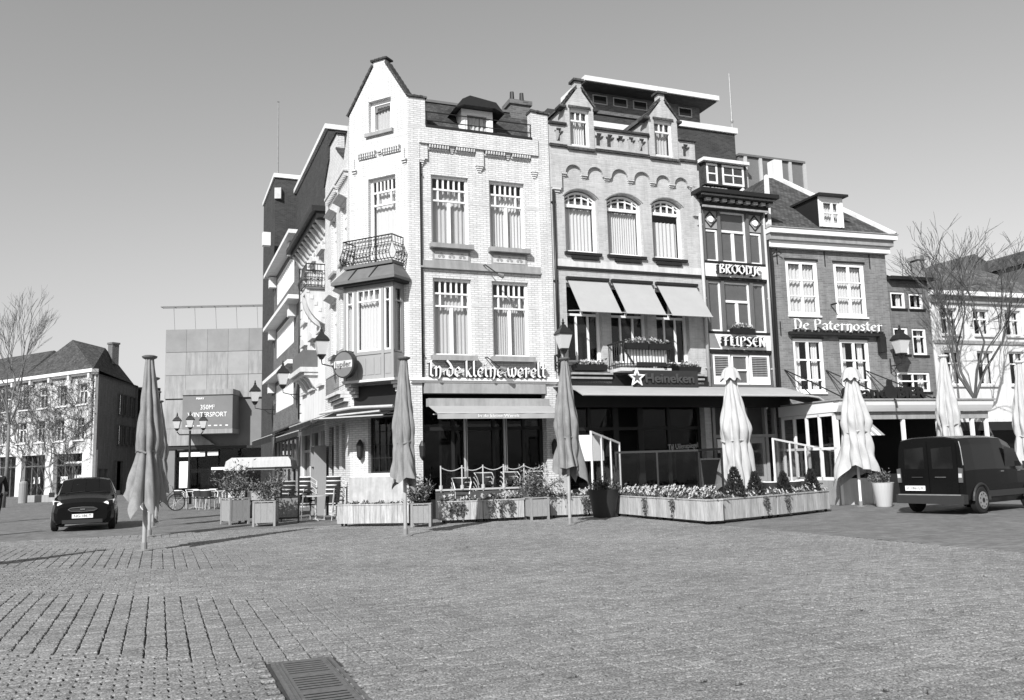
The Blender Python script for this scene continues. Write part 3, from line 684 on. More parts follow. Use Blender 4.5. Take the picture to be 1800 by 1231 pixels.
def awning(b, M, u0, u1, z0, d0, z1, d1, val, m, name='awning', mv=None, wavy=True):
    a = MB(M); n = 10
    a.slab([(u0,d1,z1),(u1,d1,z1),(u1,d0,z0),(u0,d0,z0)], .015)
    o = a.build(name, m, b); v = MB(M); N = 24
    for i in range(N):
        x0_, x1_ = u0+(u1-u0)*i/N, u0+(u1-u0)*(i+1)/N
        y0_, y1_ = [d1-.012+.008*sin(i_*1.7) for i_ in (i, i+1)]
        v.quad((x0_,y0_,z1-val),(x1_,y1_,z1-val),(x1_,y1_,z1),(x0_,y0_,z1))
    v.build('valance', mv or m, o); MB(M).tube([(u0,d1,z1),(u1,d1,z1)], .025, 6).build('front_bar', ALU, o)
    ar = MB(M)
    for u in (u0+.15, u1-.15): ar.tube([(u,d0+.02,z0-.25),(u+(.3 if u < (u0+u1)/2 else -.3),(d0+d1)/2,(z0+z1)/2-.12),(u,d1+.03,z1-.03)], .018, 6)
    ar.build('awning_arm', ALU, o)
    return o
aw = awning(B, None, .14, 3.95, 3.24, -.3, 2.97, -1.2, .16, FABA)
text('In de kleine Werelt', .13, .004, B, SIGNW, sub(1.95,-1.222,0,2.885), 'awning_lettering', fit=1.25)['kind'] = 'stuff'
awning(B, C2, -2.3, -.05, 3.35, -.05, 2.95, -1.25, .07, FABK, mv=FABK)
awning(B, C3, -4.2, .35, 3.35, -.05, 2.95, -1.2, .14, FABK, mv=FABK)
rd = MB(C2).tube([(-2.5,-1.0,3.12),(-1.3,-1.05,3.22),(.1,-1.0,3.2)], .045, 7).tube([(-1.7,-1.2,3.02),(-.2,-1.2,3.07)], .03, 6).build('rolled_awning_edge', FABW, B)
sc = MB(C3)                                       # small balcony slab over the side door
for k in range(3): sc.box(-2.4,-.2,-.34+.1*k,0,3.75-.11*k,3.85-.11*k)
sc.build('side_ledge', LSTONE, B)
rr_ = MB(C3).tube([(-2.3,-.3,4.4),(-.25,-.3,4.4)], .015, 5)
for k in range(12): rr_.tube([(-2.3+k*.186,-.3,3.86),(-2.3+k*.186,-.3,4.4)], .011, 4)
rr_.build('ledge_railing', IRON, B)
pl_ = MB(C2); panel(pl_, -2.21, .01, 0, 1.25, (), .05, -.045); pl_.build('plinth', mat('worn_plaster', .45, .9, .25, 2.5, bump=.2, streak=.3), B)
MB(C2).box(-2.0,-.36,-.06,.0,3.02,3.93).build('oriel_shade_panel', WOODD, B)  # dark panel added in place of the oriel's shade on this wall
# wall spotlights of the sign
for z, u in ((7.55,2.05),(4.72,2.05)):
    s_ = MB().tube([(u,.1,z),(u,-.1,z-.02),(u+.3,-.45,z-.38)], .018, 6).build('spotlight', IRON, B)
    MB().tube([(u+.28,-.42,z-.36),(u+.44,-.5,z-.44)], [.05,.08], 8).build('lamp_head', LEAD, s_)
for u in (.0, 4.15): MB().lathe([(.02,1.7),(.08,1.8),(.1,2.1),(.03,2.25)], 8, (u,-.12,0)).build('wall_lamp', IRON, B)
MB(C2).lathe([(.02,1.75),(.09,1.85),(.11,2.2),(.03,2.35)], 8, (-1.72,-.14,0)).build('wall_lamp', IRON, B)
# sign letters
s1 = thing('sign_lettering', 'white calligraphic letters In de kleine werelt above the shopfront', 'sign', fpt(P1,AZ1,2.07,.02,4.10), az(AZ1))
nib_text('In.de.kleine.werelt', s1, sub(0,-.17,0), 3.72, .46, .03, SIGNW, .12); nib_text('In.de.kleine.werelt', s1, sub(.015,-.03,0,-.012), 3.74, .46, .135, WOODD, .17, name='letter_side')
jp = thing('round_sign', 'round beer sign lettered Jupiler hanging beside the oriel bay', 'sign', (-4.84,24.9,4.15), az(122))
MB().disc((0,0,.35),(0,1,0),.40,.16,28).build('sign_drum', PLAST, jp)
MB().disc((0,-.09,.35),(0,1,0),.36,.02,28).build('sign_face', mat('sign_grey', .16, .5), jp); MB().box(-.345,.345,-.104,-.101,.26,.46).build('sign_stripe', LSTONE, jp)
text('Jupiler', .24, .01, jp, WOODD, sub(0,-.11,0,.35), fit=.62)
MB().tube([(0,0,.75),(0,.55,.75)], .02, 6).build('bracket', IRON, jp)
# ---------------------------------------------------------------- 2 arched brick house
B = thing('arched_house', 'mid-toned brick house with three arched windows, twin gabled dormers and pierced parapet', 'house', (P1[0],P1[1],0), az(AZ1))
AW = [(4.82,6.0),(6.34,7.65),(8.02,9.22)]
w = MB()
LWN = [(4.78,6.0),(6.33,7.66),(8.0,9.24)]
panel(w, 4.36, 9.9, 3.9, 10.9, [(a,b_,8.15,10.24) for a, b_ in AW]+[(a,b_,4.62,7.15) for a, b_ in LWN], .24, .0)
for a, b_ in AW: spandrel(w, a, b_, 9.97, 10.24, .265, .24)
panel(w, 4.36, 4.62, 0, 3.9, (), .3, 0); panel(w, 9.66, 9.9, 0, 3.9, (), .3, 0)
w.box(4.36,9.9,-.0,.26,11.16,11.66)
# round-arched corbel frieze
cs_ = [(4.86,5.44),(5.64,6.22),(6.52,7.14),(7.36,7.98),(8.2,8.74),(8.92,9.44)]
panel(w, 4.36, 9.9, 10.9, 11.16, (), .2, .0)
fz = MB(); e = -.1
us = [4.36]+[x for c in cs_ for x in c]+[9.9]
for k in range(0, len(us), 2): fz.box(us[k],us[k+1],e,.0,10.72,11.15)
for a, b_ in cs_:
    A = arch_pts(a, b_, 10.74, (b_-a)*.5*.98, 12)
    for (p, q), (r_, s_) in zip(A, A[1:]): fz.quad((p,e,q),(r_,e,s_),(r_,e,11.15),(p,e,11.15)); fz.quad((p,0,q),(r_,0,s_),(r_,e,s_),(p,e,q))
fz.box(4.36,9.9,e-.002,.0,11.15,11.30)
fz.box(4.36,4.72,e,0,10.2,10.72); fz.box(9.62,9.9,e,0,9.7,10.72)
w.quad((4.36,.3,0),(4.36,8,0),(4.36,8,11.6),(4.36,.3,11.6)); w.quad((9.9,8,0),(9.9,.3,0),(9.9,.3,11.6),(9.9,8,11.6)); w.quad((9.9,8,0),(9.9,8,11.6),(4.36,8,11.6),(4.36,8,0))
w.build('wall', PINK, B); fz.build('arch_frieze', PINK, B)
ck = MB()
for k, u in enumerate([5.54, 6.37, 7.25, 8.09, 8.83, 9.62, 4.8]): corbel(ck, u-.11, u+.11, 10.73, 4, .055, .2)
corbel(ck, 4.38, 4.68, 10.2, 3, .07, .2)
ck.build('corbel', LSTONE, B)
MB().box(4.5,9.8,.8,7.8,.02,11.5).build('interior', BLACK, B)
for (a, b_), lab in zip(AW, (0,1,2)):
    window_ = window(B, None, a, b_, 8.15, 9.78, .17, [(1,[],None)], .10, .05, sill=(.06,.1,.09), sillm=IRON, cz=.86 if lab == 2 else None)
    f = MB(); A = arch_pts(a+.03, b_-.03, 9.95, .25, 12)
    for (p, q), (r_, s_) in zip(A, A[1:]): f.prism([(p,q-.07),(r_,s_-.07),(r_,s_),(p,q)], .17, .24)
    f.box(a,a+.09,.17,.24,9.782,9.97); f.box(b_-.09,b_,.17,.24,9.782,9.97)
    n = 5
    for k in range(1, n):
        u = a+(b_-a)*k/n; i = min(range(13), key=lambda j: abs(A[j][0]-u)); f.box(u-.022,u+.022,.18,.235,9.785,A[i][1]-.04)
    A2 = arch_pts(a+.08, b_-.08, 9.86, .17, 12)
    for (p, q), (r_, s_) in zip(A2, A2[1:]): f.prism([(p,q-.02),(r_,s_-.02),(r_,s_+.02),(p,q+.02)], .185, .23)
    t = f.build('fanlight', WOODW, B)
    MB().add([(x,.205,z) for x, z in A]+[(b_-.03,.205,9.78),(a+.03,.205,9.78)], [tuple(reversed(range(15)))]).build('pane', G, t)
    curtain(t, None, a+.1, b_-.1, 9.75, 9.95, .36, NET)
    # brick arch ring over the window
    r_ = MB(); A = arch_pts(a-.06, b_+.06, 9.98, .30, 14); A3 = arch_pts(a-.02, b_+.02, 9.98, .262, 14)
    for i in range(14): r_.prism([A3[i],A3[i+1],A[i+1],A[i]], -.015, .05)
    r_.build('arch_ring', REDB, B)
for a, b_ in LWN:
    window(B, None, a, b_, 4.62, 7.15, .2, [(.62,[.3,.7],.06),(1,[.5],.06)], .09, .07, cur=False, sill=(.05,.1,.1))
MB().box(4.40,9.88,-.06,.02,7.58,7.66).build('string_course', IRON, B)
MB().box(4.40,9.88,-.02,.02,7.665,7.9).build('stone_band', LSTONE, B)
for a in (5.0,6.55,8.1): MB().box(a,a+.95,-.1,.0,7.93,8.02).build('blind_box', IRON, B)
# window blinds folded out over the first floor
for k, (a, b_) in enumerate(((4.81,6.22),(6.40,7.82),(8.05,9.56))):
    sh = MB().slab([(a,-.92,6.08),(b_,-.92,6.08),(b_,-.06,7.24),(a,-.06,7.24)], .012)
    o = sh.build('window_awning', FABA, B)
    MB().box(a-.04,b_+.04,-.14,-.0,7.24,7.33).build('awning_box', IRON, o)
    MB().tube([(a,-.92,6.08),(b_,-.92,6.08)], .022, 6).build('front_bar', ALU, o)
    ar = MB().tube([(a+.02,-.02,6.25),(a+.02,-.9,6.1)], .016, 6).tube([(b_-.02,-.02,6.25),(b_-.02,-.9,6.1)], .016, 6)
    ar.build('awning_arm', ALU, o)
# parapet with pierced trefoils
pp = MB()
def trefoils(us_):
    h = []
    for u in us_: h += [(u-.12,u+.12,11.80,12.06),(u-.16,u+.16,12.06,12.15),(u-.09,u+.09,12.15,12.24)]
    return h
panel(pp, 4.36, 4.95, 11.66, 12.34, trefoils([4.72]), .2, 0, True)
panel(pp, 6.0, 8.0, 11.66, 12.34, trefoils([6.18,6.58,6.98,7.38,7.78]), .2, 0, True)
panel(pp, 9.2, 9.86, 11.66, 12.34, trefoils([9.5]), .2, 0, True)
pp.build('parapet', PINK, B)
MB().box(4.34,4.97,-.08,.25,12.345,12.42).box(5.98,8.04,-.08,.25,12.345,12.42).box(9.18,9.9,-.08,.25,12.345,12.42).build('parapet_coping', TILE, B)
MB().box(4.36,4.97,-.07,.1,11.60,11.68).box(4.98,5.98,-.09,.1,11.55,11.63).box(6.0,8.02,-.07,.1,11.60,11.68).box(8.04,9.18,-.09,.1,11.55,11.63).box(9.2,9.9,-.07,.1,11.60,11.68).build('parapet_ledge', TILE, B)
for a, b_ in ((4.95,5.98),(8.06,9.18)):
    c = (a+b_)/2; f = MB()
    panel(f, a, b_, 11.66, 13.0, [(c-.36,c+.36,11.7,12.97)], .3, -.02); f.prism([(a,13.0),(b_,13.0),(b_,13.08),(c,13.72),(a,13.08)], -.02, .28)
    f.box(c-.12,c+.12,.0,.24,13.6,13.92)
    for s_ in (a, b_-.02): f.box(s_,s_+.02,.28,2.5,11.6,13.06)
    d_ = f.build('dormer_gable', PINK, B)
    window(B, None, c-.36, c+.36, 11.7, 12.97, .08, [(.72,[],None),(1,[.33,.66],.04)], .08, .05, cur=True)
    g_ = MB(); cope(g_, (a-.1,12.98), (c-.08,13.72), 5, .36, .06); cope(g_, (c+.08,13.72), (b_+.1,12.98), 5, .36, .06); g_.box(c-.19,c+.19,-.08,.32,13.92,14.0); g_.box(a-.22,a+.02,-.1,.3,12.94,13.02).box(b_-.02,b_+.16,-.1,.3,12.94,13.02)
    g_.build('dormer_coping', TILE, d_)
    MB().add([(a-.1,.25,13.02),(c,.25,13.68),(b_+.1,.25,13.02),(a-.1,3,13.02),(c,3,13.68),(b_+.1,3,13.02)], [(0,1,4,3),(1,2,5,4)]).build('dormer_roof', TILE, d_)
    MB().box(c-.4,c+.4,-.06,.05,12.98,13.05).build('dormer_lintel', TILE, d_)
MB().box(4.4,9.86,.22,1.5,11.5,11.6).build('roof_gutter', IRON, B); MB().add([(4.4,1.5,11.6),(9.86,1.5,11.6),(9.86,3.2,12.2),(4.4,3.2,12.2),(4.4,8,12.2),(9.86,8,12.2)], [(0,1,2,3),(3,2,5,4)]).build('roof', SLATE, B)
drainpipe(B, None, 4.42, 4.2, 10.1, -.06, .045); drainpipe(B, None, 9.86, 3.9, 9.8, -.08, .06, ALU)
# balcony with flower boxes
fl = MB().box(6.15,7.95,-.85,0,4.28,4.38).build('balcony_floor', LSTONE, B)
rl = MB()
for k in range(17): u = 6.17+k*.11; rl.tube([(u,-.83,4.38),(u,-.83,5.18)], .012, 4)
for k in range(7):
    for u in (6.17,7.93): rl.tube([(u,-.83+k*.13,4.38),(u,-.83+k*.13,5.18)], .012, 4)
rl.tube([(6.17,0,5.18),(6.17,-.83,5.18),(7.93,-.83,5.18),(7.93,0,5.18)], .03, 6); rl.tube([(6.17,0,4.5),(6.17,-.83,4.5),(7.93,-.83,4.5),(7.93,0,4.5)], .015, 5)
rl.tube([(6.17,-.86,5.1),(6.6,-.87,4.5)], .025, 5)
rl.build('balcony_rail', IRON, B)
sb = MB()
for k in range(14): sb.box(6.32+k*.105,6.32+k*.105+.09,-.79,-.77,4.45,5.05)
sb.build('balcony_screen', SIGNW, B)
MB().box(6.7,7.7,-.95,-.86,4.42,4.55).build('light_bar', IRON, B)
MB().tube([(6.6,-.93,4.28),(7.6,-.93,4.28)], .09, 8).build('roller_bar', ALU, B)
# dark timber fascia above the canopy
MB().box(4.62,9.66,-.3,.1,3.62,4.2).build('shop_fascia', WOODD, B)
lg = MB()
for a, b_ in ((4.7,6.1),(8.0,9.5)):
    for k in range(3): lg.box(a,b_,-.42+.06*k,-.3,4.2-.13*k,4.26-.13*k)
lg.build('fascia_moulding', STONE, B)
can = MB()
prof = [(0,3.86),(-.9,3.80),(-1.6,3.62),(-2.05,3.44)]
for (d0_, z0_), (d1_, z1_) in zip(prof, prof[1:]): can.slab([(4.2,d1_,z1_),(12.2,d1_,z1_),(12.2,d0_,z0_),(4.2,d0_,z0_)], .03)
pr = [(12.2,3.86,3.44),(12.6,3.82,3.38),(12.95,3.68,3.2),(13.1,3.5,3.0)]
can.build('canopy', FABL, B)
cc = MB()
for (u0_, a0_, b0_), (u1_, a1_, b1_) in zip(pr, pr[1:]): cc.quad((u0_,-2.05,b0_),(u1_,-2.05,b1_),(u1_,-.02,a1_),(u0_,-.02,a0_))
cc.build('canopy_end', FABL, B)
MB().tube([(4.2,-2.07,3.43),(12.2,-2.07,3.43)]+[(u,-2.07,b_) for u, a, b_ in pr[1:]], .035, 6).build('canopy_bar', ALU, B)
MB().box(4.3,13.0,-.2,-.02,3.2,3.6).build('canopy_housing', WOODD, B)
# dark pub front under the canopy
sf = MB()
for u in (4.62,5.5,6.4,6.5,7.3,7.4,8.4,9.56): sf.box(u,u+.1,.28,.4,0,3.6)
sf.box(4.62,9.66,.3,.4,0,.7).box(4.62,9.66,.29,.41,2.5,2.6)
sf.build('pub_front', WOODD, B)
for a, b_ in ((4.72,5.5),(5.6,6.4),(7.5,8.4),(8.5,9.56)): MB().quad((a,.34,.7),(b_,.34,.7),(b_,.34,3.6),(a,.34,3.6)).build('pub_pane', GS, B)
text('Tijl Uilenspiegel', .24, .006, B, mat('sign_gold', .5), sub(8.95,.27,0,1.95) @ Matrix.Rotation(-.05, 4, 'Y'), 'window_lettering', fit=1.15)
MB().box(5.02,5.85,-.06,-.02,1.55,2.35).build('menu_board', SIGNW, B)
# brand board over the canopy
hb = thing('beer_sign', 'dark board lettered Heineken with outlined white star over the canopy', 'sign', fpt(P1,AZ1,7.5,1.05,3.72), az(AZ1))
MB().box(-1.05,1.25,-.04,.04,.0,.56).build('board', PLAST, hb)
text('Heineken', .40, .05, hb, mat('dim_sign', .06, .5), sub(.2,-.07,0,.3), fit=1.75, bold=.008)
def star(r0, r1, n=5): return [((r0 if k % 2 == 0 else r1)*sin(k*pi/n), (r0 if k % 2 == 0 else r1)*cos(k*pi/n)) for k in range(2*n)]
So, Si = star(.3,.13), star(.20,.08); st = MB()
for k in range(10):
    j = (k+1) % 10; P = [So[k],Si[k],Si[j],So[j]]; st.prism([(x-.98,z+.32) for x, z in P], -.12, -.05)
st.build('star', SIGNW, hb)
MB().prism([(x-.98,z+.32) for x, z in reversed(Si)], -.09, -.05).build('star_core', mat('star_core', .1, .5), hb)

# ---------------------------------------------------------------- 3 narrow sandwich shop
B = thing('narrow_shop_house', 'narrow timber-fronted house between brick neighbours, signs between its storeys', 'house', (P1[0],P1[1],0), az(AZ1))
w = MB().box(9.96,12.58,.1,.14,3.9,10.1)
panel(w, 9.96, 12.58, 3.9, 10.1, [(10.0,12.5,8.2,9.98),(10.06,12.5,5.78,7.5),(10.1,12.46,3.96,5.02)], .2, 0)
w.box(9.96,12.58,.6,8,0,10.3)
w.build('wall', WOODM, B)
MB().box(10.0,12.5,.3,.58,3.95,10.0).build('interior', BLACK, B)
def shopwin(z0, z1, up, blinds=False):
    f = MB(); us_ = [10.02,10.62,11.78,12.42]
    return us_
for z0, z1 in ((8.2,9.98),(5.78,7.5)):
    zt = z0+(z1-z0)*.62
    window(B, None, 10.04, 10.60, z0, zt if z0 > 8 else z1, .06, [(1,[],None)], .06, .05, cur=False)
    window(B, None, 10.72, 11.78, z0, z1, .06, [(.62,[.5],.12),(1,[],None)], .06, .08, cur=False)
    window(B, None, 11.88, 12.42, z0, zt if z0 > 8 else z1, .06, [(1,[],None)], .06, .05, cur=False)
    p = MB()
    for u in (9.97,10.61,11.79,12.43): p.box(u,u+.1,-.04,.08,z0-.02,z1)
    p.build('pilaster', WOODM, B)
op = MB()
for u in (10.06, 11.9):
    op.box(u,u+.54,.02,.1,9.34,9.96)
o = op.build('ornament_panel', WOODG, B)
ob = MB(); ox = MB()
for u in (10.33, 12.17):
    ox.disc((u,.0,9.66),(0,1,0),.11,.06,14)
    for a in (1,-1):
        for b_ in (1,-1): ob.tube([(u+a*.25,.01,9.66),(u,.01,9.66+b_*.27)], .025, 5)
ob.build('lattice', WOODD, o); ox.build('rosette', SIGNW, o)
MB().box(9.94,12.6,-.06,.02,8.13,8.19).box(9.96,12.58,-.06,.02,5.70,5.77).box(9.98,12.58,-.07,.02,7.56,7.64).box(9.98,12.58,-.07,.02,5.06,5.14).build('storey_ledge', WOODD, B)
MB().box(9.98,12.56,-.03,.02,7.66,8.12).box(10.0,12.56,-.03,.02,5.16,5.69).build('sign_panel', SIGNW, B)
for a, b_ in ((10.12,10.82),(11.62,12.42)):
    f = MB().box(a,a+.07,.02,.1,3.98,5.0).box(b_-.07,b_,.02,.1,3.98,5.0).box(a+.07,b_-.07,.02,.1,4.93,5.0).box(a+.07,b_-.07,.02,.1,3.98,4.25)
    o = f.build('shutter', WOODW, B)
    for k in range(11): MB().add([(a+.07,.03,4.27+k*.06),(b_-.07,.03,4.27+k*.06),(b_-.07,.08,4.31+k*.06),(a+.07,.08,4.31+k*.06)],[(0,1,2,3)]).build('slat', STONE, o)
window(B, None, 10.88, 11.56, 3.98, 5.0, .04, [(.48,[],None),(1,[],None)], .06, .05, cur=False)
co = MB().box(9.6,12.8,-.62,.1,10.42,10.56).box(9.75,12.68,-.42,.1,10.3,10.418).box(9.86,12.62,-.22,.1,10.08,10.298)
co.build('cornice', WOODD, B)
mo = MB()
for k in range(9): mo.box(9.95+k*.32,10.13+k*.32,-.4,-.2,10.2,10.29)
mo.box(9.88,12.6,-.26,-.2,10.0,10.07); mo.box(9.72,12.7,-.5,-.42,10.36,10.40)
mo.build('cornice_bracket', STONE, B)
rk = MB()
for k in range(7): rk.lathe([(.12,0),(.17,.1),(.06,.2)], 6, (10.1+k*.14+random.uniform(-.03,.03), -.1, 10.56))
rk.build('roof_ornament', STONE, B)
drainpipe(B, None, 12.62, 3.6, 10.0, -.08, .05, IRON); drainpipe(B, None, 12.52, 3.9, 10.0, -.06, .045, ALU)
gf = MB()
for u in (10.0,10.9,11.3,12.1,12.48): gf.box(u,u+.1,.05,.2,0,3.3)
gf.box(9.98,12.58,.04,.2,2.2,2.3).box(9.98,10.9,.06,.18,0,.8); gf.build('shopfront_frame', WOODG, B)
dr = MB().box(11.42,12.08,.1,.16,0,2.2).build('shop_door', WOODG, B); MB().box(11.55,11.95,.08,.1,.9,2.0).build('door_pane', GD, dr); MB().box(11.45,11.49,.04,.1,.95,1.1).build('handle', CHROME, dr)
MB().box(10.12,10.8,.02,.05,1.7,2.15).build('menu_board', SIGNW, B)
fb = MB().box(10.85,11.7,-.22,-.05,5.74,5.86).build('flower_box', WOODD, B)
for txt, z, wdt, hh in (('BROODJE', 7.74, 1.75, .30), ('FLIPSEN', 5.26, 1.72, .31)):
    s_ = thing('sign_lettering', 'bulky shaped letters %s on a white board between storeys' % txt, 'sign', fpt(P1,AZ1,11.28,.06,z), az(AZ1))
    if txt == 'FLIPSEN': GL['X'] = GL['I']
    nib_text(txt.replace('I','l') if False else txt, s_, sub(0,-.16,0), wdt, hh, .04, SIGNW, .13)
    nib_text(txt, s_, sub(0,-.04,0), wdt+.05, hh*1.04, .11, WOODD, .22, name='letter_backing')
    x = MB()
    for q in range(7): x.box(-wdt/2+q*wdt/6-.02,-wdt/2+q*wdt/6+.02,-.03,.0,.05,.1)
    x.build('fixing', IRON, s_)

# ---------------------------------------------------------------- 4 restaurant house
B = thing('restaurant_house', 'grey brick restaurant house with hipped tile roof, single dormer and wide white cornice', 'house', (P5[0],P5[1],0), az(AZ5))
w = MB()
HW = [(.68,2.01,6.44,8.43),(2.70,4.03,6.44,8.42),(.77,2.01,3.72,5.61),(2.72,3.96,3.72,5.61)]
panel(w, .02, 5.03, 3.0, 8.8, HW, .2, 0); panel(w, .02, .7, 0, 3.0, (), .2, 0); panel(w, 4.4, 5.03, 0, 3.0, (), .2, 0)
w.quad((5.03,0,0),(5.03,9,0),(5.03,9,9.3),(5.03,0,9.3)); w.quad((.02,9,0),(.02,0.0,0),(.02,0.0,9.4),(.02,9,9.4)); w.quad((5.03,9,0),(5.03,9,9.3),(.02,9,9.3),(.02,9,0))
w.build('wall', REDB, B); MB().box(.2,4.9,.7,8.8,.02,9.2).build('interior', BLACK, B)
for k, (a, b_, c, d) in enumerate(HW):
    if k < 2: window(B, None, a, b_, c, d, .03, [(.33,[.5],.1),(.66,[.5],.1),(1,[.5],.1)], .13, .045, curm=NET, sill=(.02,.06,.06), sillm=WOODW)
    else: window(B, None, a, b_, c, d, .03, [(.2,[.5],.1),(.62,[.5],.1),(1,[.5],.1)], .11, .055, cur='sides', sill=(.02,.06,.06), sillm=WOODW)
    MB().box(a-.03,b_+.03,-.04,.03,d+.002,d+.06).build('lintel', IRON, B)
MB().box(-.12,5.28,-.42,.1,9.28,9.46).box(-.02,5.12,-.18,.1,8.82,9.06).build('cornice', WOODW, B)
MB().box(-.08,5.2,-.3,.1,9.062,9.278).box(-.14,5.32,-.46,.06,9.462,9.49).build('cornice_frieze', STONE, B)
rp = MB().add([(-.1,-.3,9.47),(5.3,-.3,9.47),(3.3,3.9,12.9),(2.9,3.9,12.9),(-.1,8.9,9.47),(5.3,8.9,9.47),(2.9,5.5,12.9),(3.3,5.5,12.9)],
     [(0,1,2,3),(1,5,7,2),(5,4,6,7),(4,0,3,6),(3,2,7,6)])
rf = rp.build('roof', TILE, B)
hp = MB()
for a, b_ in (((-.1,-.3,9.5),(2.9,3.9,12.93)),((5.3,-.3,9.5),(3.3,3.9,12.93)),((-.1,8.9,9.5),(2.9,5.5,12.93))): hp.tube([a,b_], .11, 6)
hp.build('hip_ridge', LSTONE, rf)
dm = MB().box(2.2,2.32,-.1,2.2,9.7,10.82).box(3.12,3.24,-.1,2.2,9.7,10.82).box(2.32,3.12,-.1,-.02,10.68,10.82).box(2.28,3.16,-.1,.0,9.7,9.78)
d_ = dm.build('dormer', WOODW, B); MB().box(2.1,3.36,-.3,2.6,10.82,10.9).build('dormer_roof', IRON, d_)
MB().box(2.18,2.197,-.06,2.2,9.55,10.81).build('dormer_cheek', WOODD, d_)
window(B, None, 2.34, 3.1, 9.78, 10.68, -.07, [(.5,[.62],.08),(1,[.62],.08)], .08, .05, cur=True, curm=NET)
dl = MB()
for u in (.35,2.35,4.3):
    dl.box(u-.012,u+.012,-.03,.0,8.25,8.8)
for u in (.3,4.55): dl.box(u-.012,u+.012,-.03,.0,5.7,6.2)
dl.build('wall_anchor', IRON, B)
MB().tube([(.08,-.05,8.75),(.1,-.08,8.4),(.08,-.06,3.3)], .045, 6).build('drainpipe', IRON, B)
MB().tube([(.12,-.05,8.55),(.3,-.15,8.7),(.45,-.15,8.6)], .025, 5).build('pipe_bend', IRON, B)
s_ = thing('sign_lettering', 'pale letters De Paternoster on a dark rail across the brick front', 'sign', fpt(P5,AZ5,2.55,.05,5.9), az(AZ5))
nib_text('De Paternoster', s_, sub(0,-.2,0), 3.75, .36, .04, SIGNW, .11)
MB().box(-2.0,2.0,-.16,-.02,-.17,-.07).build('rail', IRON, s_); MB().box(1.75,2.0,-.2,-.02,-.75,-.18).build('rail_end', IRON, s_)
k_ = MB()
for q in range(14): k_.box(-1.85+q*.28,-1.7+q*.28,-.17,-.08,-.066,.0)
k_.build('letter_base', IRON, s_)
MB().tube([(2.45-2.55,-.3,.95),(2.45-2.55,0,.95)], .03, 6).build('spotlight', IRON, s_)
# veranda of the restaurant
V = thing('veranda', 'white-fronted restaurant veranda with glazed side and striped blind', 'veranda', (P5[0],P5[1],0), az(AZ5))
vp = [(-3.0,2.86),(-3.06,2.95),(-3.12,3.05),(-3.16,3.2),(-2.9,3.2),(-2.9,2.86)]
MB().prismx(vp, .0, 6.1).build('front_fascia', WOODW, V)
MB().box(-.02,.1,-2.89,-.02,2.86,3.2).build('side_fascia', WOODW, V)
MB().box(-.06,6.16,-3.2,-.02,3.205,3.25).build('veranda_roof', STONE, V)
MB().box(.1,6.1,-2.88,-2.7,2.62,2.855).build('blind_box', STONE, V)
CS = sub(.0, 0, R(-90))
sw = MB()
for x in (.1,.75,1.4,2.05,2.75): sw.box(.0,.08,-x-.08,-x,.75,2.85)
sw.box(.0,.08,-2.83,-.1,.75,.85).box(.0,.08,-2.83,-.1,1.7,1.78).box(.0,.08,-2.83,-.1,2.75,2.85)
o = sw.build('side_glazing', WOODW, V)
for x in (.18,.83,1.48,2.13): MB().quad((.04,-x,.85),(.04,-x-.57,.85),(.04,-x-.57,2.75),(.04,-x,2.75)).build('pane', G, o)
MB().box(.0,.1,-2.85,-.05,0,.75).build('side_parapet', STONE, V)
fr = MB()
for u in (.05,1.25,2.6,4.0,5.4,6.0): fr.box(u,u+.1,-2.86,-2.76,0,2.62)
fr.build('front_post', WOODW, V)
MB().box(.15,1.25,-2.84,-2.78,0,.8).build('front_parapet', LSTONE, V); MB().box(1.36,5.98,-2.84,-2.78,0,.9).build('dark_parapet', WOODD, V); MB().box(1.4,6.0,-.9,-.7,.0,2.8).build('veranda_interior', BLACK, V)
for k in range(8):
    MB().slab([(.2+k*.13,-3.6,2.1),(.32+k*.13,-3.6,2.1),(.32+k*.13,-2.9,2.6),(.2+k*.13,-2.9,2.6)], .01).build('blind_stripe', (SIGNW, STONE)[k % 2], V)
ml = MB()
for q, u in enumerate((2.9,3.5,4.1)):
    ml.prism([(u,1.1),(u+.5,1.1),(u+.5,1.75),(u+.36,1.88),(u+.14,1.88),(u,1.75)], -2.74, -2.7)
ml.build('menu_board', SIGNW, V)
br_ = MB()
for u in (.35,2.05,3.75): br_.tube([(u,-.02,4.5),(u+.02,-1.5,3.9),(u,-3.05,3.25)], .022, 5).tube([(u,-.02,4.5),(u+.9,-.6,3.3)], .018, 5).tube([(u,-3.05,3.3),(u,-3.25,3.2),(u,-3.3,2.95)], .03, 6)
br_.build('stay_rod', IRON, V)
bl = thing('sign_lettering', 'dark block letters Grand and BIER standing on the veranda roof', 'sign', fpt(P5,AZ5,3.0,2.8,3.26), az(AZ5))
text('Grand', .52, .08, bl, WOODD, sub(-1.72,0,0,.2), fit=1.75, bold=.012); text('BIER', .46, .08, bl, WOODD, sub(.06,0,0,.2), fit=1.15, bold=.02)
MB().box(-2.65,.75,-.02,.06,-.01,.0).box(-2.6,-.9,.05,.07,.0,.12).box(-.52,.66,.05,.07,0,.12).build('letter_rail', IRON, bl)
MB(sub(-1.15,0,0)).prism([(.2,.0),(.62,.0),(.66,.3),(.5,.45),(.48,.62),(.34,.62),(.32,.45),(.16,.3)], -.05, .05).build('bottle_cutout', WOODD, bl)

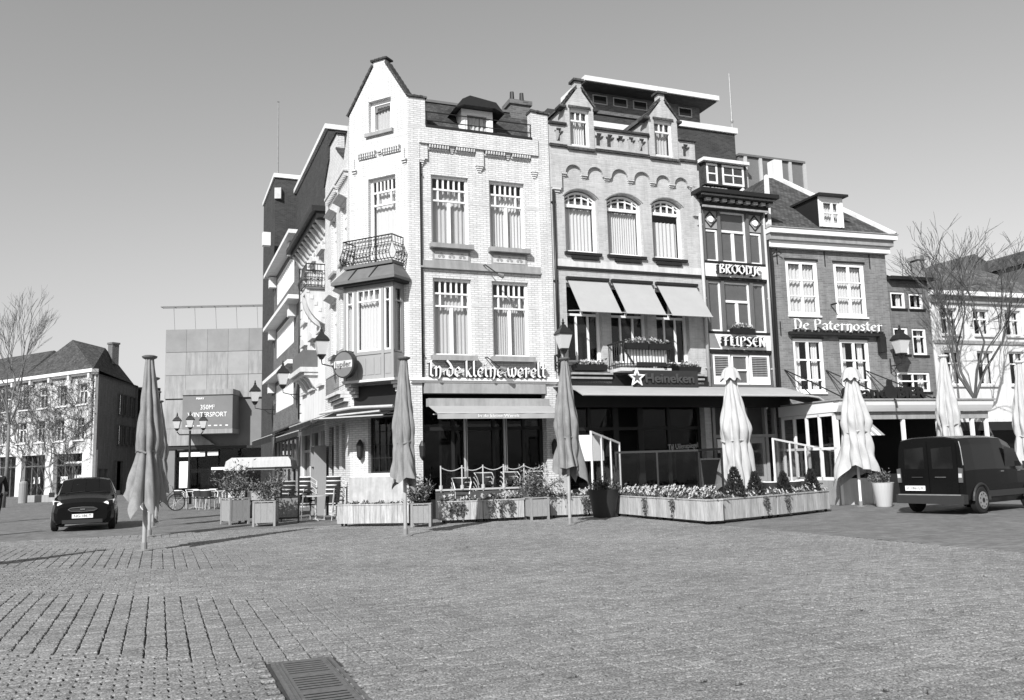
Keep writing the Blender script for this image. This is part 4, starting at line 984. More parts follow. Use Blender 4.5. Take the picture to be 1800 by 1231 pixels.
# ---------------------------------------------------------------- 5 small brick house beside it
B = thing('small_brick_house', 'small dark brick house with six white windows right of the restaurant', 'house', (P5[0],P5[1],0), az(AZ5))
w = MB(); HW = [(5.12,5.78,6.82,7.45),(5.95,6.6,6.82,7.42),(5.12,5.78,5.12,6.12),(5.95,6.6,5.10,6.1),(5.12,6.6,3.75,4.47)]
panel(w, 5.06, 6.86, 0, 7.95, HW+[(5.3,6.7,0,2.7)], .2, 0); w.quad((6.86,0,0),(6.86,8,0),(6.86,8,7.9),(6.86,0,7.9)); w.quad((5.06,8,0),(5.06,.2,0),(5.06,.2,7.9),(5.06,8,7.9))
w.build('wall', REDB2, B); MB().box(5.15,6.78,.6,7.8,.02,7.7).build('interior', BLACK, B)
for k, (a, b_, c, d) in enumerate(HW): window(B, None, a, b_, c, d, .04, [(1,[],None)] if k < 2 else ([(.72,[],None),(1,[],None)] if k < 4 else [(.55,[.5],None),(1,[.5],None)]), .08, .05, cur='sides', sill=(.03,.06,.06), sillm=IRON)
MB().add([(5.04,-.2,7.95),(6.95,-.2,7.95),(6.7,1.6,8.3),(5.04,1.2,8.75),(5.04,8,8.6),(6.95,8,7.95)], [(0,1,2,3),(3,2,5,4),(1,5,2)]).build('roof', TILE, B)
MB().box(5.0,6.95,-.28,-.02,7.86,7.98).build('gutter', IRON, B)
chimney(B, 7.65, 8.0, 1.2, 1.6, 7.6, 9.2, STONE, 0)
# ---------------------------------------------------------------- 6 white stucco house behind the trees
B = thing('stucco_house', 'pale stucco house with hipped tile roof half hidden by bare trees', 'house', (P5[0],P5[1],0), az(AZ5))
w = MB(); HW = []
for r_, (z0, z1) in enumerate(((5.9,6.9),(4.0,5.3))):
    for k in range(6): HW.append((7.35+k*1.55, 8.15+k*1.55, z0, z1))
panel(w, 6.9, 16.5, 2.6, 7.35, HW, .18, 0); w.box(6.9,16.5,2.5,9,0,7.3); w.build('wall', STUCCO, B)
MB().box(7.0,16.4,.5,2.4,.02,7.2).build('interior', BLACK, B)
for a, b_, c, d in HW: window(B, None, a, b_, c, d, .1, [(.65,[.5],None),(1,[.5],None)], .07, .05, cur='sides', sill=(.06,.08,.07), sillm=LSTONE)
MB().box(6.88,16.5,-.3,.1,7.36,7.52).build('cornice', WOODW, B); MB().box(6.9,16.5,-.1,.05,7.1,7.355).box(6.9,16.5,-.05,.02,5.55,5.68).build('string_course', STONE, B)
MB().add([(6.9,-.25,7.53),(16.5,-.25,7.53),(16.5,2.2,8.6),(13.2,2.2,8.95),(11.6,2.2,9.72),(9.4,2.2,9.15),(6.9,9,7.53),(16.5,9,7.53)], [(0,1,2,3,4,5),(5,4,3,2,7,6),(0,5,6),(1,7,2)]).build('roof', mat('weathered_tiles', .12, .85, .5, 2.0, brick=(.16, .12, .012, .4), mortar=.5), B)
d_ = MB().box(12.2,13.5,.3,2.6,7.7,8.9).build('dormer', WOODM, B); MB().add([(12.05,.1,8.9),(13.65,.1,8.9),(12.85,.1,9.6),(12.05,3.5,8.9),(13.65,3.5,8.9),(12.85,3.5,9.6)], [(0,1,2),(0,2,5,3),(1,4,5,2)]).build('dormer_roof', TILE, d_)
window(B, None, 12.5, 13.2, 7.9, 8.75, .24, [(.6,[.5],None),(1,[],None)], .07, .05)
sf = MB().box(6.9,16.5,-.05,.1,2.3,2.62)
for k in range(6): sf.box(7.0+k*1.9,7.2+k*1.9,-.02,.15,0,2.3)
sf.build('shopfront', WOODD, B)
for k in range(5): MB().quad((7.2+k*1.9,.08,0.5),(8.9+k*1.9,.08,.5),(8.9+k*1.9,.08,2.3),(7.2+k*1.9,.08,2.3)).build('shop_pane', GS, B)
# ---------------------------------------------------------------- 7 ornate white house in the side street
B = thing('ornate_house', 'tall white stucco house with black cornice beside the corner house, side street', 'house', (P3[0],P3[1],0), az(AZ3))
w = MB(); HW = []
for k in range(3):
    u = -10.1+k*1.95
    HW += [(u,u+.95,7.5,9.4),(u,u+.95,4.6,6.4)]
panel(w, -10.8, -4.35, 3.4, 10.3, HW, .22, 0); panel(w, -10.8, -4.35, 0, 3.4, [(-10.4,-8.4,0,2.9),(-7.9,-6.4,0,2.9),(-5.9,-4.8,0,2.9)], .3, 0)
w.quad((-4.35,0,0),(-4.35,7,0),(-4.35,7,10.2),(-4.35,0,10.2)); w.quad((-10.8,7,0),(-10.8,0,0),(-10.8,0,10.2),(-10.8,7,10.2))
w.build('wall', STUCCO, B); MB().box(-10.7,-4.45,.6,6.8,.02,10.1).build('interior', BLACK, B)
for a, b_, c, d in HW:
    window(B, None, a, b_, c, d, .14, [(.7,[.5],None),(1,[],None)], .07, .05, cur='sides', sill=(.1,.12,.1), sillm=LSTONE)
    MB().prism([(a-.12,d+.08),(b_+.12,d+.08),(b_+.12,d+.2),((a+b_)/2,d+.42),(a-.12,d+.2)], -.14, .0).build('window_pediment', LSTONE, B)
qs = MB()
for k in range(18): qs.box(-10.82,-10.5 if k % 2 else -10.62,-.04,.0,3.5+k*.36,3.82+k*.36); qs.box(-4.55 if k % 2 else -4.68,-4.33,-.04,.0,3.5+k*.36,3.82+k*.36)
qs.build('quoin', LSTONE, B)
MB().box(-11.0,-4.2,-.62,.1,10.62,10.82).box(-10.9,-4.28,-.45,.1,10.42,10.618).build('cornice', WOODD, B)
cb = MB()
for k in range(10): u = -10.6+k*.64; cb.prismx([(-.42,10.42),(0,10.42),(0,9.9),(-.1,9.95),(-.2,10.15)], u, u+.2)
cb.build('cornice_bracket', LSTONE, B)
sw_ = MB()
for k in range(9): sw_.tube([(-10.2+k*.64,-.03,9.85),(-10.0+k*.64,-.05,9.62),(-9.8+k*.64,-.03,9.85)], .035, 5)
sw_.build('festoon', LSTONE, B)
MB().add([(-10.9,-.4,10.8),(-4.3,-.4,10.8),(-4.3,3,11.6),(-10.9,3,11.6),(-4.3,7,11.6),(-10.9,7,11.6)], [(0,1,2,3),(3,2,4,5)]).build('roof', SLATE, B)
# near balcony on its curved bracket
ironbalcony(B, None, -5.6, -4.5, 7.95, 8.75, -.75)
bk_ = MB()
A = [(-.78,7.84)]+[(-.78*cos(t*pi/2/8), 6.6+1.1*(1-sin(t*pi/2/8))*.0+1.18*(1-t/8)**1.6) for t in range(9)]+[(0,7.84)]
for u in (-5.5,-4.75): bk_.prismx(A, u, u+.18)
for k in range(5): bk_.box(-5.52,-4.55,-.7+.14*k-.05,-.7+.14*k+.06,7.72-.22*k,7.86-.22*k)
bk_.build('balcony_bracket', LSTONE, B)
# lower closed bay with white cornice
bb = MB().box(-9.3,-6.6,-.55,.0,5.3,5.95).build('bay_parapet', WOODM, B)
MB().box(-9.4,-6.5,-.66,.0,5.12,5.298).box(-9.35,-6.55,-.5,.0,5.0,5.118).build('bay_cornice', LSTONE, B)
cb = MB()
for u in (-9.1,-8.3,-7.5,-6.85): cb.prismx([(-.45,5.0),(0,5.0),(0,4.45),(-.15,4.6),(-.3,4.85)], u, u+.2)
cb.build('bay_bracket', LSTONE, B)
drainpipe(B, None, -4.2, 3.6, 11.2, -.08, .05, ALU); drainpipe(B, None, -10.85, 3.6, 10.2, -.06, .045)
for a, b_ in ((-10.4,-8.4),(-7.9,-6.4),(-5.9,-4.8)):
    f = MB().box(a,a+.1,.1,.2,0,2.9).box(b_-.1,b_,.1,.2,0,2.9).box(a+.1,b_-.1,.1,.2,2.2,2.3); f.build('shopfront_frame', WOODG, B)
    MB().quad((a+.1,.15,0),(b_-.1,.15,0),(b_-.1,.15,2.9),(a+.1,.15,2.9)).build('shop_pane', GS, B)
awning(B, None, -10.6, -4.5, 3.35, -.02, 2.85, -1.0, .18, FABK)
ch = MB().box(-6.0,-5.2,2.2,3.0,11.0,12.7).build('chimney', STUCCO, B)

# ---------------------------------------------------------------- 8 modern dark brick store with white bands
B = thing('department_store', 'modern dark brick store with white concrete bands down the side street', 'building', (P3[0],P3[1],0), az(AZ3))
w = MB(); bands_ = [(9.9,11.25),(7.15,8.5),(4.4,5.75)]
HW = [(-19.0,-13.0,a,b_) for a, b_ in bands_]+[(-19.5,-11.3,0,2.9)]
panel(w, -20.4, -10.9, 0, 11.55, HW, .25, 0); w.box(-20.4,-10.9,.9,14,.02,11.5)
w.build('wall', DARKB2, B)
u_ = MB().box(-26,-10.9,1.12,14,11.56,16.4).build('upper_storey', DARKB, B)
MB().box(-26,-10.82,.98,14.1,16.4,16.62).build('upper_coping', CONCW, u_)
t = MB().box(-26,-20.5,.0,6,0,17.2).build('stair_tower', DARKB, B); MB().box(-26,-20.4,-.08,6,17.2,17.42).build('tower_coping', CONCW, t)
for z in (11.56, 8.72, 5.95):
    MB().box(-20.45,-10.85,-.55,.05,z,z+.17).build('concrete_band', CONCW, B)
for a, b_ in bands_:
    wn_ = MB(); N = 14
    for k in range(N+1): u = -19.0+k*6.0/N; wn_.box(u-.04,u+.04,.0,.16,a,b_)
    wn_.box(-19,-13,.0,.16,a,a+.08).box(-19,-13,.0,.16,b_-.08,b_)
    o = wn_.build('ribbon_window', WOODW, B)
    for k in range(N): MB().quad((-18.96+k*6/N,.08,a+.08),(-18.6+k*6/N+.04,.08,a+.08),(-18.6+k*6/N+.04,.08,b_-.08),(-18.96+k*6/N,.08,b_-.08)).build('pane', G, o)
    curtain(o, None, -18.95, -13.05, a+.08, b_-.08, .3, CURT, .04, .3, 'blind')
    MB().box(-12.6,-12.2,-.35,.05,b_-.3,b_+.25).build('band_return', CONCW, B); MB().box(-19.9,-19.5,-.35,.05,b_-.3,b_+.25).build('band_return', CONCW, B)
MB().box(-20.0,-19.6,-.7,-.3,13.2,13.9).build('roof_box', CONCW, B)
vb = MB().tube([(-12,2.2,11.6),(-12,2.2,13.4)], .13, 8).tube([(-12,2.2,13.4),(-12,2.2,13.9)], [.22,.24], 8).tube([(-12.0,2.2,13.7),(-11.6,2.0,13.7)], .1, 6).build('roof_vent', ALU, B)
awning(B, None, -19.5, -11.3, 3.5, -.02, 3.0, -1.1, .3, FABK)
sf = MB()
for k in range(7): sf.box(-19.4+k*1.33,-19.28+k*1.33,.1,.2,0,2.9)
sf.build('shopfront_frame', ALU, B)
for k in range(6): MB().quad((-19.28+k*1.33,.15,0),(-18.07+k*1.33,.15,0),(-18.07+k*1.33,.15,2.9),(-19.28+k*1.33,.15,2.9)).build('shop_pane', GS, B)
f_ = tag(MB().tube([(0,0,0),(0,0,4.3)], [.05,.028], 8).lathe([(.0,4.3),(.07,4.34),(0,4.4)], 8).box(-.1,.25,-.25,.1,-1.2,-.6).build('flagpole', GALV), 'thin flagpole rising from the stair tower, left of the gable', 'flagpole')
f_.location = fpt(P3, AZ3, -20.6, -.15, 17.2)
# its rear blocks above the roofs of the row
B = thing('rear_store_block', 'dark brick office block with flat overhanging roof behind the arched house', 'building', (P1[0],P1[1],0), az(AZ1))
d0 = 8.0
MB().box(8.0,17.6,d0,d0+12,3,16.6).build('wall', DARKB, B)
MB().box(14.3,17.72,d0-.1,d0+12,16.6,16.87).build('coping', CONCW, B)
MB().box(10.0,16.0,d0+.4,d0+1.8,16.88,17.9).build('penthouse_wall', DARKB2, B)
MB().box(9.6,16.5,d0-.5,d0+2.0,17.9,18.12).build('overhanging_roof', CONCW, B)
MB().box(9.7,16.4,d0-.4,d0+1.9,17.84,17.898).build('roof_soffit', DARKB, B)
MB().box(9.6,13.9,d0-.06,d0+.1,16.05,16.3).build('concrete_band', CONCW, B)
for k in range(5):
    u = 10.4+k*1.02+(.35 if k == 4 else 0); f = MB().box(u,u+.72,d0+.36,d0+.4,17.3,17.34).box(u,u+.72,d0+.36,d0+.4,17.68,17.72).box(u,u+.04,d0+.36,d0+.4,17.34,17.68).box(u+.68,u+.72,d0+.36,d0+.4,17.34,17.68).build('window', ALU, B)
    MB().box(u+.04,u+.68,d0+.37,d0+.39,17.34,17.68).build('pane', mat('dark_pane', .02, .1, spec=.6), f)
for a, b_ in ((15.7,16.3),(16.55,17.75)): window(B, sub(0,d0-.3,0), a, b_, 13.95, 14.9, .0, [(.5,[] if a < 16 else [.5],None),(1,[] if a < 16 else [.5],None)], .1, .06, cur=False, gm=MATS['dark_pane'])
MB().box(15.6,17.9,d0-.29,d0,13.9,14.95).build('window_bay', DARKB, B); MB().box(15.45,17.95,d0-.5,d0,14.95,15.1).build('bay_roof', CONCW, B)
m_ = thing('metal_roof_block', 'flat-topped roof block of dark panels with pale ribs behind the restaurant', 'building', (P1[0],P1[1],0), az(AZ1))
MB().box(17.75,21.5,d0,d0+6,6,15.55).build('panel_wall', mat('dark_panels', .16, .6, .08), m_)
rb = MB()
for k in range(5): rb.box(18.0+k*.86,18.16+k*.86,d0-.08,d0,6,15.55)
rb.build('pale_rib', ALU, m_); MB().box(19.2,19.65,d0-.7,d0-.2,9,15.3).build('pale_chimney', CONCW, m_); MB().box(17.7,21.55,d0-.1,d0+6,15.56,15.66).build('top_edge', LEAD, m_)
f_ = tag(MB().tube([(0,0,0),(0,0,5.2)], [.05,.025], 8).lathe([(.06,2.6),(.08,2.7),(.05,2.8)], 8).build('flagpole', GALV), 'thin mast on the roof block behind the restaurant', 'flagpole'); f_.location = fpt(P1, AZ1, 19.0, -d0-2, 15.5)

# ---------------------------------------------------------------- 9 concrete-fronted store at the end of the street
PC = (-22.66, 66.2); AZC = 88
B = thing('concrete_store', 'concrete-panelled store closing the street, advertising box on its front', 'building', (PC[0],PC[1],0), az(AZC))
MB().box(-4.15,9,0.4,20,3.4,12.5).build('wall_core', CONCD, B)
for r_ in range(3):
    z0 = 7.2+r_*1.8
    for k in range(7):
        MB().box(-4.15+k*1.6+.008,-2.55+k*1.6-.008,.2,.4,z0+.01,z0+1.78).build('wall_panel', (CONC, mat('concrete_b', .31, .9, .16, .5), CONC)[(k+r_) % 3] if r_ < 2 else (mat('concrete_c', .26, .9, .16, .6) if k % 2 else mat('concrete_d', .24, .9, .16, .6)), B)
MB().box(-4.15,9,2.6,2.9,3.4,7.19).build('recess_wall', mat('recess_dark', .04, .8), B)
MB().box(-4.1,-2.7,.2,.6,4.9,7.1).build('recess_panel', CONC, B)
MB().add([(-4.1,.1,3.6),(-.2,.1,3.6),(-2.0,.1,4.88),(-4.1,.1,4.88)], [(0,1,2,3)]).build('lower_panel', CONC, B)
MB().box(-4.15,9,.0,.6,3.3,3.5).build('canopy_edge', WOODD, B)
MB().box(5.0,9,-.1,.5,3.5,4.6).build('corner_panel', CONC, B)
MB().box(-4.15,-3.2,.1,.6,0,3.3).build('pier', CONCD, B); MB().box(-4.15,9,1.5,1.7,0,3.3).build('interior', BLACK, B)
MB().box(-2.9,-1.0,.3,.34,2.75,3.1).box(-.8,.0,.3,.34,2.8,3.1).box(-2.9,-2.2,.3,.34,.4,2.4).box(-.5,1.2,.3,.34,1.7,1.9).build('shop_notice', SIGNW, B)
for k in range(6): MB().quad((-3.1+k*1.6,.36,0),(-1.6+k*1.6,.36,0),(-1.6+k*1.6,.36,3.3),(-3.1+k*1.6,.36,3.3)).build('shop_pane', GS, B)
tr = MB()
for y in (0,.5): tr.tube([(-4.4,y-.3,14.3),(9,y-.3,14.3)], .05, 5)
for k in range(14): tr.tube([(-4.4+k,-.3,14.3),(-4.4+k,.2,14.3)], .03, 4)
for k in range(7): tr.tube([(-3.5+k*1.6,.3,12.5),(-3.5+k*1.6,-.05,14.3)], .015, 4)
tr.build('roof_rail', GALV, B)
s_ = thing('advertising_box', 'grey advertising box lettered 350M2 WINTERSPORT on the concrete front', 'sign', tuple(fpt(PC,AZC,-.3,.0,4.4)), az(AZC))
MB().box(-1.85,1.85,-1.5,.6,.35,2.9).build('box', CONCD, s_); MB().box(-1.87,1.87,-1.52,.6,.0,.34).build('box_base', CONC, s_); MB().box(-1.9,1.9,-1.6,.6,2.9,3.3).build('box_top', CONC, s_)
text('350M²', .5, .02, s_, SIGNW, sub(0,-1.52,0,1.95), fit=1.05); text('WINTERSPORT', .5, .02, s_, SIGNW, sub(0,-1.52,0,1.4), fit=2.9); text('PERRY', .2, .02, s_, SIGNW, sub(-.55,-1.52,0,2.62), bold=.005, fit=.6)
ic = MB()
for k in range(8): ic.box(-1.6+k*.42,-1.45+k*.42+(k % 3)*.05,-1.52,-1.5,.55,.63)
ic.build('small_marks', SIGNW, s_)

# ---------------------------------------------------------------- 10 ivy house and its neighbour on the far left
PL = (-31.1, 64.08); AZL = 121.5
B = thing('vine_covered_house', 'white-fronted house with hipped roof, vines on its face, far left', 'house', (PL[0],PL[1],0), az(AZL))
w = MB(); HW = []
for k in range(5):
    u = -2.15-k*2.6
    HW += [(u,u+1.15,6.85,8.42),(u-.2,u+.98,4.2,5.85)]
panel(w, -13.2, 0, 3.4, 9.15, HW, .25, 0); panel(w, -13.2, 0, 0, 3.4, [(-5.0,-1.3,0,3.2),(-9.4,-6.1,0,3.2),(-13,-10.2,0,3.2)], .4, 0)
w.build('front_wall', STUCCO, B)
CSd = sub(0, 0, R(AZL-172.4)); w = MB(CSd)
HS = [(-5.9-k*1.25,-5.2-k*1.25,z0,z1) for k in range(4) for z0, z1 in ((6.3,8.0),(3.9,5.5))]
panel(w, -10.0, -.02, 0, 9.05, HS+[(-1.6,-.9,.6,2.0),(-2.8,-2.1,.6,2.0),(-6.5,-5.0,0,2.6)], .2, .02); w.build('side_wall', SHADEB, B)
e3 = CSd @ Vector((-10,0,0))
MB().prismz([(-12.8,.7),(-.9,.7),(e3.x-.5,e3.y-.5),(-6,10)], .02, 9.0).build('interior', BLACK, B)
for a, b_, c, d in HW: window(B, None, a, b_, c, d, .15, [(.66,[.5],None),(1,[],None)], .09, .08, cur='sides', sill=(.12,.1,.1), sillm=LSTONE)
for a, b_, c, d in HS: window(B, CSd, a, b_, c, d, .1, [(1,[],None)], .06, .05, fm=WOODM, cur=False)
MB().box(-13.2,.2,-.45,.1,9.16,9.4).box(-13.2,.1,-.2,.1,9.0,9.158).build('cornice', WOODW, B)
br_ = MB()
for k in range(6): br_.box(-.5-k*2.6,-.25-k*2.6,-.35,.0,8.75,9.155)
br_.build('cornice_bracket', LSTONE, B)
ev = CSd @ Vector((-10.2,-.2,0)); rg = (-3.6, 3.0)
MB().add([(-9.2,-.4,9.4),(.3,-.4,9.4),(ev.x,ev.y,9.2),(-6.4,2.0,12.45),(-5.06,4.0,11.85),(-13.2,8,9.4)], [(0,1,3),(1,2,4),(1,4,3),(0,3,5),(3,4,2,5)]).build('roof', TILE, B)
chimney(B, -5.0, -4.4, 4.2, 4.8, 10.5, 12.3, REDB2, 0)
sf = MB()
for a, b_ in ((-5.0,-1.3),(-9.4,-6.1),(-13,-10.2)):
    for t in (0,.3,.55,1): sf.box(a+(b_-a)*t-.05,a+(b_-a)*t+.05,.3,.4,0,3.2)
    sf.box(a,b_,.3,.4,2.3,2.4)
    MB().quad((a,.35,0),(b_,.35,0),(b_,.35,3.2),(a,.35,3.2)).build('shop_pane', GS, B)
sf.build('shopfront_frame', WOODM, B)
nt_ = MB().box(-4.4,-3.5,.28,.3,1.0,1.5).box(-2.6,-1.6,.28,.3,1.1,1.6).box(-4.0,-1.5,.28,.3,2.45,2.6).box(-8.1,-7.9,.28,.3,1.0,1.5).box(-7.4,-7.2,.28,.3,1.0,1.5); nt_.build('shop_notice', SIGNW, B)
# bare creeper on its front
vn = MB(sub(PL[0],PL[1],az(AZL))); lv = MB(sub(PL[0],PL[1],az(AZL))); rv = random.Random(11)
def creep(p, a, r_, n):
    pts = [p]; 
    for k in range(n):
        a += rv.uniform(-.55,.55); a = max(.2, min(pi-.2, a)); p = (max(-13.0, min(-.12, p[0]+cos(a)*.32)), -.05-rv.uniform(0,.05), min(9.0, p[2]+sin(a)*.32)); pts.append(p)
        if rv.random() < .28 and r_ > .012: creep(p, a+rv.choice((-1,1))*rv.uniform(.5,1.1), r_*.6, int(n*.55))
        if rv.random() < .35:
            q = (p[0]+rv.uniform(-.15,.15), p[1]-.03, p[2]+rv.uniform(-.1,.1)); lv.leaf(q, (rv.uniform(-.12,.12),-.03,rv.uniform(-.12,.05)), .05)
        if p[2] >= 8.9: break
    vn.tube(pts, r_, 4, r_*.4, False)
for k in range(17): creep((-.4-rv.uniform(0,12.4),-.06,rv.choice((.1,.1,3.3,3.4))), pi/2+rv.uniform(-.5,.5), .035, 30)
iv = thing('climbing_vine', 'leafless creeper spread over the white far-left house front', 'vine'); vn.build('stems', VINE, iv); lv.build('twig_tufts', LEAFM, iv)
B = thing('neighbour_house', 'plain pale house with dark roof at the left picture edge', 'house', (PL[0],PL[1],0), az(AZL))
w = MB(); HW = [(-15-k*2.4,-14-k*2.4,6.6,8.2) for k in range(4)]+[(-15-k*2.4,-14-k*2.4,4.0,5.6) for k in range(4)]
panel(w, -26, -13.25, 0, 9.0, HW+[(-17,-14,0,2.8)], .25, .05); w.box(-26,-13.25,.8,9,.02,8.9); w.build('wall', STUCCO, B)
for a, b_, c, d in HW: window(B, None, a, b_, c, d, .2, [(.66,[.5],None),(1,[],None)], .09, .08, cur='sides')
MB().add([(-26,-.3,9.1),(-9.5,-.3,9.35),(-11.5,3.5,12.2),(-24,3.5,12.2),(-26,9,9.1),(-10,9,9.1)], [(0,1,2,3),(3,2,5,4),(1,5,2)]).build('roof', TILE, B)
# ================================================================ street things
def parasol(loc, label, h=4.0, pale=False, seed=1, lean=(0,0), rmax=.27, zb=1.12, ztie=1.95, disc=True, flare=.34):
    rn = random.Random(seed); t = thing('closed_parasol', label, 'parasol', (loc[0],loc[1],0), rn.uniform(0,6.28), 'closed terrace parasols'); t.rotation_euler = (lean[0], lean[1], t.rotation_euler[2])
    MB().tube([(0,0,0),(0,0,h-.05)], .042, 10).build('pole', WOODW if pale else PLANK, t, True, 40)
    MB().lathe([(.16,0),(.16,.015),(.06,.03),(.06,.16)], 12).build('ground_socket', GALV, t)
    nth, nz = 96, 40; v = []; ph = rn.uniform(0,6.28)
    lob = [rn.uniform(.45,1.6) for _ in range(8)]; bx_, by_ = rn.uniform(-.05,.05), rn.uniform(-.05,.05); drop = [rn.uniform(-.2,.5) for _ in range(8)]; out = [rn.uniform(.6,1.35) for _ in range(8)]
    for i in range(nz+1):
        q = i/nz                                  # 0 at the hem, 1 at the tip
        for j in range(nth):
            a = 2*pi*j/nth; k = a/(2*pi)*8; b0 = int(k) % 8; fr = k-int(k); lb = lob[b0]
            z = zb+(h-.08-zb)*q
            tq = (ztie-zb)/(h-.08-zb)
            if q > tq:
                s_ = (q-tq)/(1-tq); Rr = .075+(rmax-.075)*(1-s_)**1.0*min(1, .70+s_*1.8)
            else:
                s_ = q/tq; Rr = rmax*.72+(flare*out[b0]-rmax*.72)*(1-s_)**1.1*(.86+.14*sin(fr*pi))
            amp = (.26+.26*(1-q))*lb
            fold = amp*(abs(sin(fr*pi))**.7-.6)+.10*sin(3*a+7*q+ph)*(1-q)+.05*sin(11*a+23*q+ph)*(1-q)+.04*sin(31*q+5*a+ph)
            r_ = max(.05, Rr*(1+fold)); tw = .35*(1-q)
            if q < tq*.9: z -= (drop[b0]*(1-abs(2*fr-1))+.5*(drop[b0]*(1-fr)+drop[(b0+1)%8]*fr))*(1-q/(tq*.9))*.75
            v.append((r_*cos(a+tw)+bx_*sin(q*pi), r_*sin(a+tw)+by_*sin(q*pi), z))
    f = [(i*nth+j, i*nth+(j+1)%nth, (i+1)*nth+(j+1)%nth, (i+1)*nth+j) for i in range(nz) for j in range(nth)]
    cv = MB().add(v, f).build('folded_canopy', FABW if pale else FABD, t, True)
    tie = [(rmax*.80*cos(a), rmax*.80*sin(a), ztie+.03*sin(3*a)) for a in [2*pi*k/16 for k in range(17)]]
    MB().tube(tie, .02, 5).build('tie_strap', FABW if pale else FABD, t)
    if disc: MB().lathe([(.05,h-.10),(.14,h-.05),(.155,h-.02),(.11,h)], 14).build('cap', LEAD if not pale else WOODW, t)
    else:
        cpv = []
        for i in range(6):
            for j in range(48):
                a = 2*pi*j/48; r_ = [.03,.12,.19,.24,.27,.30][i]*(1+(.10*cos(8*a)*(i/5))); cpv.append((r_*cos(a), r_*sin(a), h+.02-[0,.02,.08,.18,.30,.38+.05*cos(8*a)][i]))
        MB().add(cpv, [(i*48+j,(i+1)*48+j,(i+1)*48+(j+1)%48,i*48+(j+1)%48) for i in range(5) for j in range(48)]).build('vent_cap', FABW, t, True)
    return t
parasol((-7.42,17.54), 'closed grey parasol with drooping hem, nearest the car', 3.92, seed=4, rmax=.25, flare=.33, lean=(-.01,.02))
parasol((-8.97,21.48), 'second closed grey parasol in the row behind the nearest one', 3.9, seed=6)
parasol((-10.4,25.1), 'third closed grey parasol in the receding row near the car', 3.9, seed=8)
parasol((-11.65,28.38), 'farthest closed grey parasol of the row near the car', 3.9, seed=9)
parasol((-2.47,19.54), 'closed grey parasol standing before the oriel corner', 4.0, seed=12, rmax=.26, ztie=2.05, zb=1.25, flare=.36)
parasol((1.32,21.75), 'closed grey parasol between the two canopies', 4.15, seed=21, rmax=.32, ztie=2.15, zb=1.35)
parasol((6.29,24.9), 'closed white parasol with ruffled cap before the narrow shop', 4.12, True, 31, rmax=.46, disc=False, zb=.75, ztie=2.0, flare=.5)
parasol((10.2,26.0), 'closed white parasol with ruffled cap before the veranda', 4.13, True, 37, rmax=.46, disc=False, zb=1.1, ztie=2.2, flare=.6)
parasol((13.28,26.5), 'closed white parasol rising behind the van', 4.5, True, 41, rmax=.36, ztie=2.35, zb=1.4)
parasol((15.3,26), 'closed white parasol at the right picture edge', 4.2, True, 43, rmax=.3)

parasol((-10.45,12.65), 'closed parasol just outside the left edge, its shadow crossing the paving', 3.9, seed=51)
parasol((-15.4,19.5), 'closed parasol outside the left edge, farther back', 3.9, seed=53)
# ---- planters
def plants(loc, rz, L, W, z, label, n=160, flowers=60, hang=0, hi=.22, fm=None, seed=0):
    rn = random.Random(seed); t = thing('planter_plants', label, 'plants', (loc[0],loc[1],0), rz); lf = MB(); fl = MB(); lp = MB()
    for k in range(n):
        x, y = rn.uniform(.04,L-.04), rn.uniform(.05,W-.05); hh = hi*(.2+1.1*abs(sin(x*2.3+seed))*abs(sin(x*5.1+2*seed))*rn.random())
        for q in range(4):
            p = (x+rn.gauss(0,.04), y+rn.gauss(0,.04), z+hh*rn.random()); d = (rn.uniform(-.09,.09), rn.uniform(-.09,.09), rn.uniform(-.02,.09)); (lf if q < 3 else lp).leaf(p, d, .025)
    for k in range(flowers):
        x = rn.uniform(.04,L-.04)
        if abs(sin(x*3.3+seed*1.7)) < .35: continue
        y = rn.uniform(.0,W-.05); c = (x, y, z+hi*rn.uniform(.25,1.0)*(.4+.6*abs(sin(x*3.3+seed*1.7))))
        for q in range(5):
            a = q*2*pi/5; fl.leaf(c, (.045*cos(a), .03*sin(a)-.02, .045*sin(a)+.01), .02)
    for h_ in range(hang):
        x0 = rn.uniform(.1,L-.15)
        for k in range(70):
            s_ = rn.random(); p = (x0+rn.gauss(0,.07)*(1-.5*s_), -.03-rn.random()*.05, z+.04-s_*rn.uniform(.2,.5)); lf.leaf(p, (rn.uniform(-.07,.07), -.02, -rn.uniform(.02,.08)), .025)
    lf.build('foliage', LEAFM, t); lp.build('young_foliage', LEAFL, t)
    if flowers: fl.build('flowers', fm or PETAL, t)
    return t
